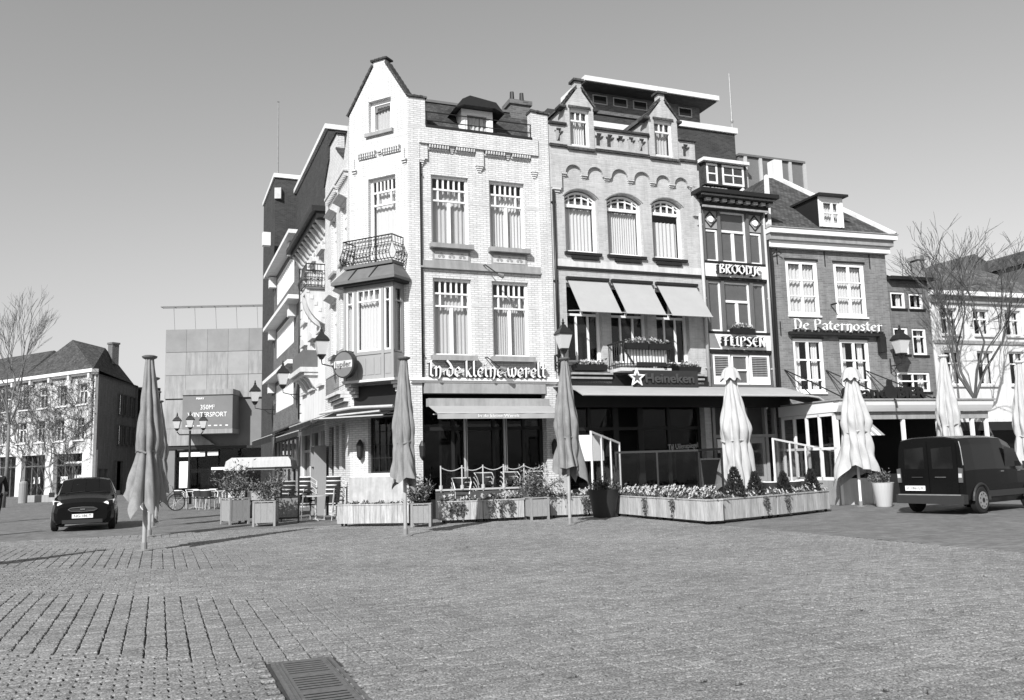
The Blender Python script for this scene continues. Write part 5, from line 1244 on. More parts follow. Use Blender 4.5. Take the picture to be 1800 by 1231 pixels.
def planter(a, b_, label, plabel, H=.5, W=.42, wheels=True, m=PLANK, seed=0, rim=True, **kw):
    a, b_ = Vector(a), Vector(b_); d = b_-a; L = d.length; rz = math.atan2(d.y, d.x)
    t = thing('wooden_planter', label, 'planter', (a.x,a.y,0), rz, 'long wooden terrace planters'); z0 = .08
    n = max(3, int(L/.15)); rn = random.Random(seed)
    for k in range(n):
        x0, x1 = L*k/n+.003, L*(k+1)/n-.003; o_ = rn.uniform(0,.006)
        MB().box(x0,x1,-o_,.02,z0,z0+H-.03).build('plank', m, t)
    nk = max(2, int(W/.15))
    for s_ in (0, L-.02):
        for k in range(nk): MB().box(s_-(.004 if s_ == 0 else -.004),s_+.02,.022+(W-.05)*k/nk,.022+(W-.05)*(k+1)/nk-.006,z0,z0+H-.03).build('end_plank', m, t)
    MB().box(0,L,W-.02,W,z0,z0+H-.03).build('back_panel', m, t)
    if rim: MB().box(-.02,L+.02,-.02,.04,z0+H-.03,z0+H).box(-.02,L+.02,W-.04,W+.01,z0+H-.03,z0+H).box(-.02,.04,.04,W-.04,z0+H-.03,z0+H).box(L-.04,L+.02,.04,W-.04,z0+H-.03,z0+H).build('rim', m, t)
    MB().box(.03,L-.03,.03,W-.03,z0,z0+H-.07).build('soil', BED, t)
    if wheels:
        for x in (.12, L-.12):
            for y in (.08, W-.08): MB().disc((x,y,.04),(1,0,0),.04,.03,10).box(x-.025,x+.025,y-.02,y+.02,.04,z0).build('castor', PLAST, t)
    plants((a.x,a.y), rz, L, W, z0+H-.05, plabel, seed=seed, **kw)
    return t
planter((-4.72,23.1), (-2.78,22.72), 'long pale plank planter on castors below the oriel bay', 'low sparse growth in the planter below the oriel', seed=1, n=60, flowers=10, hi=.14)
planter((-2.02,23.3), (-.9,23.55), 'pale planter partly in parasol shadow, in front of the railing', 'trailing plants in the shaded planter', seed=2, n=90, flowers=25, hang=3, hi=.24)
planter((-.88,23.56), (.22,23.95), 'pale planter with hanging ivy left of the small boxed pot', 'ivy and pale flowers hanging over the planter by the railing', seed=3, n=120, flowers=90, hang=3, hi=.26)
planter((.95,24.3), (2.2,24.75), 'pale planter behind the pole of the middle parasol', 'mixed flowers behind the middle parasol pole', seed=4, n=120, flowers=70, hang=2, hi=.28)
planter((2.75,24.6), (3.58,22.5), 'pale planter running back beside the round black pot', 'pale flowers beside the round black pot', seed=5, n=200, flowers=150, hang=1, hi=.34)
planter((3.60,22.46), (4.43,20.35), 'pale planter ending at the terrace corner nearest the camera', 'dense pale flowers before the glass screen', seed=6, n=220, flowers=190, hang=1, hi=.34)
planter((4.53,20.42), (6.55,22.12), 'pale planter to the right of the terrace corner', 'small plants round the conifers, first planter', seed=7, n=200, flowers=70, hang=1, hi=.2)
planter((6.60,22.16), (8.62,24.12), 'pale planter at the right end of the terrace', 'small plants round the conifers, end planter', seed=8, n=200, flowers=90, hang=1, hi=.2)
def squarepot(loc, rz, label, plabel, s=.55, H=.62, bush=.5, seed=0, m=PLANKG, leaf=None):
    t = thing('square_planter_pot', label, 'planter', (loc[0],loc[1],0), rz, 'square wooden pots'); h = s/2; p = MB()
    for x in (-h,h-.06):
        for y in (-h,h-.06): p.box(x,x+.06,y,y+.06,0,H)
    p.build('corner_post', m, t)
    for k in range(3):
        x0 = -h+.06+(s-.12)*k/3; x1 = -h+.06+(s-.12)*(k+1)/3-.004
        for M in (None, Matrix.Rotation(pi/2,4,'Z'), Matrix.Rotation(pi,4,'Z'), Matrix.Rotation(-pi/2,4,'Z')): MB(M).box(x0,x1,-h+.012,-h+.04,.1,H-.03).build('plank', m, t)
    MB().box(-h,h,-h-.005,-h+.05,H,H+.03).box(-h,h,h-.05,h+.005,H,H+.03).box(-h-.005,-h+.05,-h+.051,h-.051,H,H+.03).box(h-.05,h+.005,-h+.051,h-.051,H,H+.03).build('rim', m, t)
    MB().box(-h+.05,h-.05,-h+.05,h-.05,.1,H-.05).build('soil', BED, t)
    if bush: shrub((loc[0],loc[1],H-.03), bush, plabel, seed, leaf)
    return t
def shrub(loc, s, label, seed=0, leaf=None, n=900):
    rn = random.Random(seed); t = thing('potted_shrub', label, 'shrub', loc); st = MB(); lf = MB(); lp = MB()
    for k in range(14):
        a = rn.uniform(0,6.28); el = rn.uniform(.5,1.4); d = Vector((cos(a)*cos(el), sin(a)*cos(el), sin(el)))*s*rn.uniform(.7,1.35); p = [Vector((0,0,-.02)), d*.5+Vector((0,0,.05)), d]
        st.tube(p, .009, 4, .003)
        for q in range(n//14):
            tt = rn.uniform(.25,1.0); c = d*tt+Vector((rn.gauss(0,.10*s),rn.gauss(0,.10*s),rn.gauss(0,.10*s)))
            (lf if rn.random() < .6 else lp).leaf(c, (rn.uniform(-.1,.1),rn.uniform(-.1,.1),rn.uniform(-.05,.12)), .018)
    st.build('stems', VINE, t); lf.build('foliage', leaf or LEAFM, t); lp.build('young_foliage', LEAFL, t)
    return t
squarepot((-2.42,22.45), .02, 'grey square pot at the end of the planter below the oriel', 'dark shrub in the pot below the oriel', .52, .56, .55, 1, leaf=LEAFD)
squarepot((.55,23.95), .35, 'grey square pot between two pale planters', 'bushy flowering shrub in the pot by the railing', .55, .58, .75, 2)
squarepot((-8.2,25.6), .75, 'square pot with feathery shrub, left of the glazed screen', 'feathery pale shrub in the leftmost pot', .62, .72, .85, 3)
squarepot((-6.95,24.35), .12, 'grey square pot in front of the glazed screen', 'feathery shrub in front of the glazed screen', .62, .66, .75, 4)
rp = thing('round_pot', 'tall round black pot between two planters', 'pot', (2.42,24.2,0)); MB().lathe([(.26,0),(.3,.02),(.42,.72),(.44,.76),(.4,.76),(.38,.66)], 20).build('pot_body', PLAST, rp, True, 40)
MB().lathe([(.37,.6),(.37,.62)], 16).build('soil', BED, rp); shrub((2.42,24.2,.62), .36, 'dark low plant in the round black pot', 5, LEAFD, 700)
rp = thing('round_pot', 'pale tapered pot with flowers beside the van', 'pot', (10.72,25.6,0)); MB().lathe([(.2,0),(.22,.02),(.3,.66),(.32,.7),(.28,.7),(.27,.62)], 20).build('pot_body', STUCCO, rp, True, 40)
MB().lathe([(.25,.55),(.25,.58)], 16).build('soil', BED, rp); shrub((10.72,25.6,.58), .42, 'flowering plant in the pale pot beside the van', 6, None, 700)
def conifer(x, y, z, h, r_, label, seed):
    rn = random.Random(seed); t = thing('dwarf_conifer', label, 'conifer', (x,y,z), 0, 'dwarf conifers in the planters'); lf = MB(); MB().tube([(0,0,-.05),(0,0,h*.8)], .02, 5, .006).build('trunk', BARK, t)
    for k in range(1500):
        q = rn.random()**1.3; rr = r_*(1-q)**.75*rn.uniform(.75,1.05)*(.75+.25*min(1,q*8)); a = rn.uniform(0,6.28); lf.leaf((rr*cos(a), rr*sin(a), h*q), (.05*cos(a)+rn.uniform(-.02,.02), .05*sin(a)+rn.uniform(-.02,.02), rn.uniform(.03,.09)), .016)
    lf.build('crown', LEAFD, t)
for k, (x, y, s_, lab) in enumerate(((5.35,21.4,.8,'tallest dwarf conifer, nearest the glass screen'),(6.0,21.95,.66,'second dwarf conifer from the glass screen'),(7.0,22.9,.62,'third dwarf conifer from the glass screen'),(8.05,23.85,.66,'dwarf conifer at the right end of the planters'))): conifer(x, y, .5, s_*.95, s_*.34, lab, 50+k)

# ---- terrace screens and railing
def screen(a, b_, label, zt=1.8, n=2, zp=.0, fm=None, panel_m=None, zt2=None, gm=None, th=.05):
    a, b_ = Vector(a), Vector(b_); d = b_-a; L = d.length; fm = fm or IRON; zt2 = zt2 or zt
    t = thing('wind_screen', label, 'screen', (a.x,a.y,0), math.atan2(d.y,d.x)); f = MB()
    for k in range(n+1): x = L*k/n; f.box(x-th/2,x+th/2,-th/2,th/2,0,zt+(zt2-zt)*k/n)
    f.build('post', fm, t); r_ = MB()
    for k in range(n):
        x0, x1 = L*k/n+th/2, L*(k+1)/n-th/2; z0, z1 = [zt+(zt2-zt)*q for q in (k/n,(k+1)/n)]
        r_.prism([(x0,z0-.06),(x1,z1-.06),(x1,z1),(x0,z0)], -th/2+.003, th/2-.003); r_.box(x0,x1,-th/2+.003,th/2-.003,.12,.17)
        zb = .17
        if zp: MB().box(x0,x1,-.012,.012,.17,zp).build('lower_panel', panel_m or FABD, t); r_.box(x0,x1,-th/2+.003,th/2-.003,zp,zp+.05); zb = zp+.05
        MB().quad((x0,0,zb),(x1,0,zb),(x1,0,z1-.06),(x0,0,z0-.06)).build('glass_pane', gm or GD, t)
    r_.build('rail', fm, t)
    return t
screen((2.95,25.5), (5.3,25.1), 'black-framed glass screen behind the pale flowers', 1.80, 2)
screen((5.3,25.1), (5.5,23.2), 'narrow black-framed glass screen at the terrace corner', 1.8, 1)
screen((2.2,24.9), (3.2,26.6), 'pale-framed glass screen with sloping top beside the pub', 2.4, 3, .75, WOODW, FABL, 2.1)
screen((-8.1,26.3), (-6.95,25.9), 'low glazed screen behind the feathery shrubs', 1.62, 1, .6)
screen((-6.92,25.2), (-6.3,25.4), 'black-framed screen with grey lower panel by the stacked chairs', 1.62, 1, .72)
screen((7.9,26.6), (10.6,28.9), 'pale-framed glass screen in front of the veranda', 2.1, 4, .6, WOODW, LSTONE, 1.7)
t = thing('terrace_railing', 'white-posted terrace railing with swagged rope before the shopfront', 'railing', (-2.2,24.05,0), math.atan2(.9,3.1)); 
for k in range(6): MB().tube([(.15+k*.6,0,0),(.15+k*.6,0,1.52)], .02, 8).lathe([(.05,.86),(.05,.98)], 8, (.15+k*.6,0,0)).build('post', ALU, t)
MB().box(0,3.3,-.03,.03,.83,.88).build('bottom_rail', ALU, t)
rp_ = MB()
for k in range(5): rp_.tube([(.15+k*.6+.6*q/6, 0, 1.47-.10*sin(pi*q/6)) for q in range(7)], .013, 5)
rp_.build('rope', ALU, t)
for k in range(5): MB().quad((.18+k*.6,.0,.88),(.72+k*.6,.0,.88),(.72+k*.6,.0,1.35),(.18+k*.6,.0,1.35)).build('glass_pane', GD, t)
MB().box(0,3.3,-.02,.02,.1,.8).build('lower_panel', PLANKD, t)

# ---- terrace chairs, tables
def chair_proto():
    t = thing('terrace_chair', 'x', 'chair'); lg = []
    fr = [(-.2,-.2),(.2,-.2)]
    for x, y in fr: MB().tube([(x,y,0),(x*1.02,y*.95,.45),(x*1.12,y*.8,.62)], .013, 5).build('leg', ALU, t)
    for x in (-.19,.19): MB().tube([(x,.26,0),(x,.2,.45)], .013, 5).build('leg', ALU, t)
    MB().box(-.22,.22,-.22,.2,.44,.47).build('seat', PLAST, t)
    bk = MB(); n = 10
    for k in range(n):
        a0, a1 = [pi*(q/n) for q in (k, k+1)]
        for z0, z1 in ((.52,.78),): bk.quad((-.25*cos(a0),.02+.24*sin(a0),z0),(-.25*cos(a1),.02+.24*sin(a1),z0),(-.26*cos(a1),.02+.26*sin(a1),z1),(-.26*cos(a0),.02+.26*sin(a0),z1))
    bk.build('backrest', PLAST, t)
    MB().tube([(-.26*cos(pi*k/12), .02+.26*sin(pi*k/12), .79) for k in range(13)], .017, 5).tube([(-.26,.02,.79),(-.25,-.18,.66),(-.2,-.2,.46)], .015, 5).tube([(.26,.02,.79),(.25,-.18,.66),(.2,-.2,.46)], .015, 5).build('arm_rail', SIGNW, t)
    return t
CH = chair_proto(); used = [False]
def chair(x, y, z, rz, label, group=None):
    if not used[0]: c = CH; used[0] = True
    else: c = copy_tree(CH)
    c.location = (x,y,z); c.rotation_euler = (0,0,rz); c['label'] = label
    if group: c['group'] = group
    elif 'group' in c.keys(): del c['group']
    return c
ORD = ['bottom', 'second', 'third', 'fourth', 'top']
for (x, y, rz, n, nm) in ((-5.42,26.25,2.4,5,'left of the corner house plinth'),(-6.35,26.6,2.2,5,'behind the grey-panelled screen'),(-.95,24.75,.4,5,'behind the railing, leftmost stack'),(-.2,25.0,.5,5,'behind the railing, middle stack'),(.5,25.25,.3,5,'behind the railing, rightmost stack')):
    for k in range(n): chair(x+.012*k, y-.01*k, k*.125, rz+.05*sin(k*3), '%s chair of the stack %s' % (ORD[k], nm), 'stacked terrace chairs')
for (x, y, rz, n, nm) in ((-1.55,24.45,.2,4,'against the railing end post'),(-7.1,27.6,2.3,4,'by the white-roofed stand')):
    for k in range(n): chair(x+.012*k, y-.01*k, k*.125, rz+.05*sin(k*3), '%s chair of the stack %s' % (ORD[k], nm), 'stacked terrace chairs')
def table(x, y, label, r_=.35, h=.75, square=False):
    t = thing('terrace_table', label, 'table', (x,y,0)); MB().lathe([(r_,h-.03),(r_,h)], 24).build('table_top', ALU, t)
    MB().tube([(0,0,.03),(0,0,h-.03)], .03, 8).build('column', ALU, t)
    for k in range(4): a = k*pi/2+.5; MB().tube([(0,0,.06),(.28*cos(a),.28*sin(a),.02)], .018, 5).build('foot', ALU, t)
cbd = thing('chalk_board', 'dark chalkboard on an easel under the pub canopy', 'board', (6.2,27.2,0), az(AZ1)); MB(Matrix.Rotation(-.15,4,'X')).box(-.35,.35,-.02,.02,.3,1.5).build('board', WOODD, cbd); MB(Matrix.Rotation(-.15,4,'X')).box(-.4,-.35,-.03,.03,0,1.55).box(.35,.4,-.03,.03,0,1.55).box(-.35,.35,-.03,.03,1.5,1.55).box(-.35,.35,-.03,.03,.25,.3).build('easel', WOODM, cbd)
table(4.6,26.2,'small table behind the glass screen, left', .35); table(3.7,26.5,'small table under the pub canopy', .35)
table(-5.95,26.05,'round pale table left of the stacked chairs', .4)
for k, (x, y) in enumerate(((-13.6,37.2),(-12.3,36.4))):
    table(x, y, ('small table among chairs at the street end, near the bicycle','small table among chairs at the street end, near the feathery shrub')[k], .35)
    for q in range(4):
        a = q*pi/2+.4*k+.6; chair(x+.62*cos(a), y+.62*sin(a), 0, a-pi/2, 'terrace chair on the %s of the table %s' % (('right','far side','left','near side')[q], ('near the bicycle','near the feathery shrub')[k]), 'chairs round the far tables')
for k, (x, y, rz) in enumerate(((6.9,25.6,.4),(7.6,26.0,2.0),(8.3,26.3,3.0),(8.9,26.9,1.2))): chair(x, y, 0, rz, '%s loose chair behind the conifers' % ('first','second','third','fourth')[k], 'chairs behind the conifers')
t = thing('covered_stand', 'white-roofed covered stand behind the feathery shrubs', 'stand', (-8.6,29.6,0), .1); MB().add([(-1.1,-.7,1.55),(1.1,-.7,1.55),(1.1,.7,1.55),(-1.1,.7,1.55),(-1.05,-.62,1.85),(1.05,-.62,1.85),(1.05,.62,1.85),(-1.05,.62,1.85),(-.9,-.45,1.97),(.95,-.45,1.97),(.95,.45,1.97),(-.9,.45,1.97)], [(3,2,1,0),(0,1,5,4),(1,2,6,5),(2,3,7,6),(3,0,4,7),(4,5,9,8),(5,6,10,9),(6,7,11,10),(7,4,8,11),(8,9,10,11)]).build('roof', FABW, t)
p = MB()
for x in (-1.0,1.0):
    for y in (-.6,.6): p.box(x-.03,x+.03,y-.03,y+.03,0,1.55)
p.build('post', IRON, t); MB().box(-1.05,1.05,-.62,.62,.1,.85).build('counter', LSTONE, t)
cb = thing('open_cabinet', 'tall grey cabinet with open shelves against the side-street wall', 'cabinet', fpt(P3,AZ3,-3.7,.45), az(AZ3)); 
MB().box(-.35,-.31,-.2,.2,0,2.3).box(.31,.35,-.2,.2,0,2.3).box(-.31,.31,.16,.2,0,2.3).build('carcass', WOODG, cb)
for z in (.3,.95,1.6,2.26): MB().box(-.31,.31,-.19,.16,z,z+.04).build('shelf', WOODG, cb)

# ---- flower boxes on the arched house balcony
def boxflowers(P, a, u, out, z, L, label, seed):
    q = fpt(P, a, u, out, 0); t = plants((q.x,q.y), az(a), L, .2, z, label, 60, 40, 0, .2, None, seed); return t
for k, (u, out, z, L, lab) in enumerate(((6.3,1.0,5.12,.75,'pale flowers on the left of the balcony rail'),(7.1,1.0,5.12,.8,'pale flowers on the right of the balcony rail'),(4.85,.3,4.5,1.1,'plants in the window box left of the balcony'),(8.2,.3,4.5,1.2,'plants in the window box right of the balcony'),(10.85,.22,5.85,.85,'geraniums at the window above FLIPSEN'))):
    boxflowers(P1, AZ1, u, out, z, L, lab, 70+k)
    q = fpt(P1, AZ1, u, out, 0); b_ = thing('window_box', 'dark trough holding the %s' % lab, 'planter', (q.x,q.y,0), az(AZ1)); MB().add([(0,0,z-.16),(L,0,z-.16),(L,.2,z-.16),(0,.2,z-.16),(-.02,-.03,z+.01),(L+.02,-.03,z+.01),(L+.02,.22,z+.01),(-.02,.22,z+.01)], [(3,2,1,0),(0,1,5,4),(1,2,6,5),(2,3,7,6),(3,0,4,7)]).build('trough', WOODD, b_); MB().box(.02,L-.02,.02,.18,z-.06,z-.03).build('soil', BED, b_)

# ---- lanterns
def wall_lantern(P, a, u, out, z, label, s=1.0, wall=None):
    q = fpt(P, a, u, out, z); t = thing('wall_lantern', label, 'lantern', q, az(a), 'bracketed street lanterns'); lantern(t, None, 0, s)
    MB().tube([(0,0,-.14*s),(0,.02,-.3*s),(0,out*.4,-.36*s),(0,out-.02,-.36*s)], .022, 6).tube([(0,out-.02,-.6*s),(0,out-.02,-.1*s)], .025, 6).tube([(0,out*.45,-.36*s),(0,out*.7,-.55*s),(0,out-.02,-.58*s)], .014, 5).build('bracket', IRON, t)
wall_lantern(P3, AZ3, -1.7, .7, 5.12, 'black lantern on a bracket left of the oriel bay', .95)
wall_lantern(P3, AZ3, -11.1, .7, 5.05, 'black lantern on a bracket on the brick store', 1.05)
wall_lantern(P3, AZ3, -19.5, 1.0, 5.0, 'farthest bracket lantern, in front of the concrete store', 1.1)
wall_lantern(P1, AZ1, 4.30, .7, 4.92, 'black lantern between the white and the arched house', .95)
wall_lantern(P5, AZ5, 4.85, .6, 5.05, 'large black lantern before the small brick house windows', 1.05)
t = thing('street_lamp', 'triple-headed black street lamp in the side street', 'lamp post', (-16.07,43,0), .2); MB().lathe([(.14,0),(.14,.3),(.09,.5),(.07,1.2),(.05,3.6)], 10).tube([(-.62,0,3.55),(-.5,0,3.4),(.5,0,3.4),(.62,0,3.55)], .03, 6).build('lamp_column', IRON, t)
for x, z in ((-.62,3.7),(0,3.75),(.62,3.7)): lantern(t, sub(x,0,0), z, .8)

# ---- vehicles
def loft(st, closed=True):
    """st = [(x, [(y,z)...])] half profiles from sill to roof centre -> grid accessor"""
    n = len(st[0][1])
    P = [[(x,y,z) for y, z in pr] for x, pr in st]
    return P, n
def quads(P, sel, mb, off=0.0):
    for i, j in sel:
        a, b_, c, d = P[i][j], P[i+1][j], P[i+1][j+1], P[i][j+1]
        q = [Vector(v) for v in (a,b_,c,d)]
        if off:
            nn = (q[1]-q[0]).cross(q[3]-q[0])
            if nn.length > 1e-9:
                nn.normalize(); cen = sum(q, Vector())/4
                if nn.dot(Vector((0,cen.y,cen.z-.7))) < 0: nn = -nn
                q = [cen+(v-cen)*.94+nn*off for v in q]
        mb.quad(*[tuple(v) for v in q]); mb.quad(*[(v.x,-v.y,v.z) for v in reversed(q)])
def wheel(root, x, y, r_, w_, hub=True):
    s_ = 1 if y > 0 else -1
    o = MB().tube([(x,y-w_/2,r_),(x,y-w_/2+.03,r_),(x,y+w_/2-.03,r_),(x,y+w_/2,r_)], [r_*.9,r_,r_,r_*.9], 24).build('wheel', RUBBER, root, True, 40)
    MB().disc((x,y+s_*(w_/2-.0),r_),(0,1,0),r_*.64,.03,20).build('rim', GALV, o, True, 40)
    h = MB()
    for k in range(9): a = k*2*pi/9; h.disc((x+r_*.48*cos(a),y+s_*(w_/2+.012),r_+r_*.48*sin(a)),(0,1,0),r_*.07,.01,8)
    h.disc((x,y+s_*(w_/2+.014),r_),(0,1,0),r_*.18,.014,12); h.build('wheel_hole', RUBBER, o)
def finish(me_o): 
    return me_o
# small black hatchback facing the camera
K = thing('small_car', 'small black hatchback driving towards the camera on the left', 'car', (-12.62,25.75,0), az(157.8-1))
st = [(1.78,[(.50,.24),(.60,.34),(.63,.50),(.60,.62),(.48,.665),(.28,.69),(0,.70)]),
 (1.70,[(.62,.20),(.70,.33),(.72,.52),(.68,.70),(.52,.75),(.29,.78),(0,.79)]),
 (1.45,[(.70,.18),(.775,.33),(.785,.56),(.735,.80),(.56,.86),(.3,.89),(0,.90)]),
 (1.05,[(.71,.18),(.79,.33),(.80,.60),(.76,.87),(.63,.95),(.34,.985),(0,.995)]),
 (.92,[(.71,.18),(.79,.33),(.80,.60),(.765,.90),(.66,1.0),(.36,1.04),(0,1.05)]),
 (.30,[(.71,.18),(.79,.33),(.80,.62),(.775,.92),(.60,1.37),(.33,1.42),(0,1.435)]),
 (-.25,[(.71,.18),(.79,.33),(.80,.62),(.775,.93),(.59,1.40),(.33,1.455),(0,1.465)]),
 (-.95,[(.71,.18),(.79,.33),(.80,.64),(.775,.95),(.58,1.38),(.33,1.44),(0,1.45)]),
 (-1.45,[(.70,.2),(.78,.35),(.79,.66),(.76,.97),(.56,1.32),(.32,1.38),(0,1.39)]),
 (-1.70,[(.66,.22),(.74,.36),(.75,.66),(.71,.92),(.54,1.0),(.30,1.02),(0,1.02)]),
 (-1.78,[(.6,.26),(.68,.4),(.69,.66),(.64,.86),(.48,.92),(.28,.94),(0,.94)])]
P, n = loft(st)
glassq = [(4,4),(4,5)]+[(i,3) for i in (5,6,7)]+[(8,4),(8,5)]
allq = [(i,j) for i in range(len(st)-1) for j in range(n-1)]
mb = MB(); quads(P, allq, mb)
for x_i, sg in ((0,1),(-1,-1)):
    pr = st[x_i][1]; x = st[x_i][0]; pl = [(x,y,z) for y, z in pr]+[(x,-y,z) for y, z in reversed(pr[:-1])]
    mb.add(pl, [tuple(range(len(pl)))])
mb.quad((1.7,.6,.2),(1.7,-.6,.2),(-1.7,-.6,.22),(-1.7,.6,.22))
mb.build('body', CARP, K, True, 38)
g_ = MB(); quads(P, [(4,4),(4,5)], g_, .012); g_.build('windscreen', GC_M if False else MATS['car_glass'], K)
for sel in ([(5,3)],[(6,3)],[(7,3)]):
    g_ = MB(); quads(P, sel, g_, .012); g_.build('side_window', mat('tinted_window', .01, .06, spec=.7), K)
MB().box(.55,.57,-.24,.04,1.1,1.26).build('dashboard_paper', SIGNW, K)
for y in (-.66,.66):
    for x in (1.1,-1.12): wheel(K, x, y+(.06 if y > 0 else -.06), .29, .17)
for s_ in (-1,1):
    h = MB().add([(1.60,s_*.50,.66),(1.42,s_*.74,.72),(1.28,s_*.77,.84),(1.50,s_*.56,.80)], [(0,1,2,3)]); v = [Vector(p) for p in h.v]
    hm = MB().add([tuple(p+Vector((.06,s_*.015,.012))) for p in v]+[tuple(p-Vector((.03,0,0))) for p in v], [(0,1,2,3),(0,1,5,4),(1,2,6,5),(2,3,7,6),(3,0,4,7)]); hl = hm.build('headlight', LAMPG, K, False)
    MB().lathe([(.0,0),(.05,.0),(.07,.04)], 12, (0,0,0)).build('reflector', CHROME, hl).matrix_local = Matrix.Translation((1.64,s_*.53,.71)) @ Matrix.Rotation(pi/2,4,'Y')
    MB().box(.72,.9,s_*.80-.01,s_*.80+.10*s_,.93,1.06).build('door_mirror', PLAST, K) if s_ > 0 else MB().box(.72,.9,-.92,-.79,.93,1.06).build('door_mirror', PLAST, K)
    MB().disc((1.69,s_*.58,.735),(1,0,.25),.06,.02,14).build('lamp_bulb', SIGNW, hl); MB().disc((1.745,s_*.55,.36),(1,0,0),.055,.03,12).build('fog_lamp', CHROME, K)
gr_ = MB().box(1.775,1.80,-.33,.33,.555,.635).build('grille', PLAST, K)
MB().tube([(1.805,-.36,.60),(1.81,-.28,.555),(1.815,0,.54),(1.81,.28,.555),(1.805,.36,.60),(1.81,.28,.64),(1.815,0,.655),(1.81,-.28,.64),(1.805,-.36,.60)], .012, 5).box(1.81,1.82,-.06,.06,.58,.615).build('grille_surround', CHROME, gr_)
pl = MB().box(1.785,1.80,-.26,.26,.36,.47).build('number_plate', SIGNW, K)
text('NG-186-T', .10, .004, pl, WOODD, Matrix.Translation((1.802,0,.415)) @ Matrix.Rotation(pi/2,4,'Z'), 'plate_lettering', fit=.42)
MB().box(1.74,1.795,-.5,.5,.22,.32).build('lower_grille', PLAST, K)
MB().tube([(.95,-.5,1.03),(.9,.0,1.07)], .008, 4).tube([(.95,.1,1.04),(.92,.55,1.05)], .008, 4).build('wiper', PLAST, K)
# black delivery van seen from behind
K = thing('delivery_van', 'black delivery van with twin rear doors, seen from behind on the right', 'van', (12.03,23.13,0), az(54))
st = [(-2.05,[(.74,.34),(.80,.42),(.83,.70),(.83,1.05),(.76,1.66),(.70,1.82),(.40,1.88),(0,1.89)]),
 (-1.98,[(.76,.26),(.84,.38),(.86,.70),(.865,1.06),(.79,1.68),(.72,1.85),(.41,1.905),(0,1.915)]),
 (-1.5,[(.77,.24),(.85,.36),(.875,.70),(.875,1.08),(.80,1.70),(.73,1.87),(.42,1.925),(0,1.935)]),
 (-.4,[(.77,.24),(.85,.36),(.875,.70),(.875,1.08),(.80,1.70),(.73,1.875),(.42,1.935),(0,1.945)]),
 (.15,[(.77,.24),(.85,.36),(.875,.70),(.87,1.06),(.79,1.69),(.72,1.86),(.42,1.92),(0,1.93)]),
 (.65,[(.77,.24),(.85,.36),(.875,.70),(.865,1.04),(.74,1.60),(.68,1.74),(.40,1.80),(0,1.81)]),
 (1.25,[(.77,.24),(.85,.36),(.87,.68),(.85,1.0),(.74,1.10),(.62,1.16),(.36,1.20),(0,1.21)]),
 (1.85,[(.74,.24),(.82,.36),(.84,.62),(.78,.86),(.64,.93),(.52,.97),(.3,1.0),(0,1.01)]),
 (2.08,[(.6,.28),(.7,.4),(.72,.56),(.66,.68),(.55,.72),(.45,.74),(.25,.76),(0,.76)])]
P, n = loft(st); mb = MB(); quads(P, [(i,j) for i in range(len(st)-1) for j in range(n-1)], mb)
for x_i in (0,-1):
    pr = st[x_i][1]; x = st[x_i][0]; plg = [(x,y,z) for y, z in pr]+[(x,-y,z) for y, z in reversed(pr[:-1])]; mb.add(plg, [tuple(range(len(plg)))])
mb.quad((2,.7,.25),(2,-.7,.25),(-2,-.74,.28),(-2,.74,.28))
mb.build('body', CARP, K, True, 38)
for s_ in (-1,1):
    y0, y1 = (.01,.72) if s_ > 0 else (-.72,-.01)
    d_ = MB().add([(-2.052,y0,.5),(-2.052,y1,.5),(-2.052,y1,1.05),(-2.052,y1*.95,1.62),(-2.052,y1*.86,1.76),(-2.052,y0,1.80),(-2.072,y0,.5),(-2.072,y1,.5),(-2.072,y1,1.05),(-2.072,y1*.95,1.62),(-2.072,y1*.86,1.76),(-2.072,y0,1.80)],
        [(6,7,8,9,10,11),(0,5,4,3,2,1),(0,1,7,6),(1,2,8,7),(2,3,9,8),(3,4,10,9),(4,5,11,10),(5,0,6,11)]).build('rear_door', CARP, K)
    a, b_ = (.1,.62) if s_ > 0 else (-.62,-.1)
    MB().add([(-2.076,a,1.12),(-2.076,b_,1.12),(-2.076,b_*.97 if s_ > 0 else b_,1.62),(-2.076,a,1.66)], [(0,1,2,3)]).build('rear_window', mat('tinted_window', .01), d_)
    tl = MB().prismx([(s_*.735,.78),(s_*.83,.78),(s_*.84,1.12),(s_*.75,1.14)], -2.085, -2.03).build('tail_light', mat('lamp_red', .10, .2, spec=.6), K); MB().prismx([(s_*.745,.90),(s_*.825,.90),(s_*.828,1.0),(s_*.75,1.0)], -2.092, -2.085).build('reversing_lamp', LAMPG, tl)
    MB().box(-2.10,-2.075,s_*.3-.14,s_*.3+.14,.90,.925).build('door_badge' if s_ < 0 else 'door_handle', CHROME if s_ < 0 else PLAST, d_)
    for x in (-1.3,1.35): wheel(K, x, s_*.80, .33, .19)
MB().prismx([(-.86,.26),(.86,.26),(.87,.48),(.8,.50),(-.8,.50),(-.87,.48)], -2.16, -1.95).build('rear_bumper', PLAST, K)
MB().box(-2.165,-2.155,-.8,.8,.47,.495).build('bumper_edge', GALV, K)
pl = MB().box(-2.095,-2.074,.12,.64,.58,.70).build('number_plate', SIGNW, K); text('V-186-GX', .1, .004, pl, WOODD, Matrix.Translation((-2.097,.38,.64)) @ Matrix.Rotation(-pi/2,4,'Z'), 'plate_lettering', fit=.44)
arc = MB()
for sx in (-1.3,1.35): arc.tube([(sx+.40*cos(a), -.872, .33+.40*sin(a)) for a in [pi*k/12 for k in range(13)]], .035, 6).tube([(sx+.40*cos(a), .872, .33+.40*sin(a)) for a in [pi*k/12 for k in range(13)]], .035, 6)
arc.build('wheel_arch', PLAST, K)
MB().box(-.9,.95,-.885,-.872,.40,.55).build('side_moulding', PLAST, K)
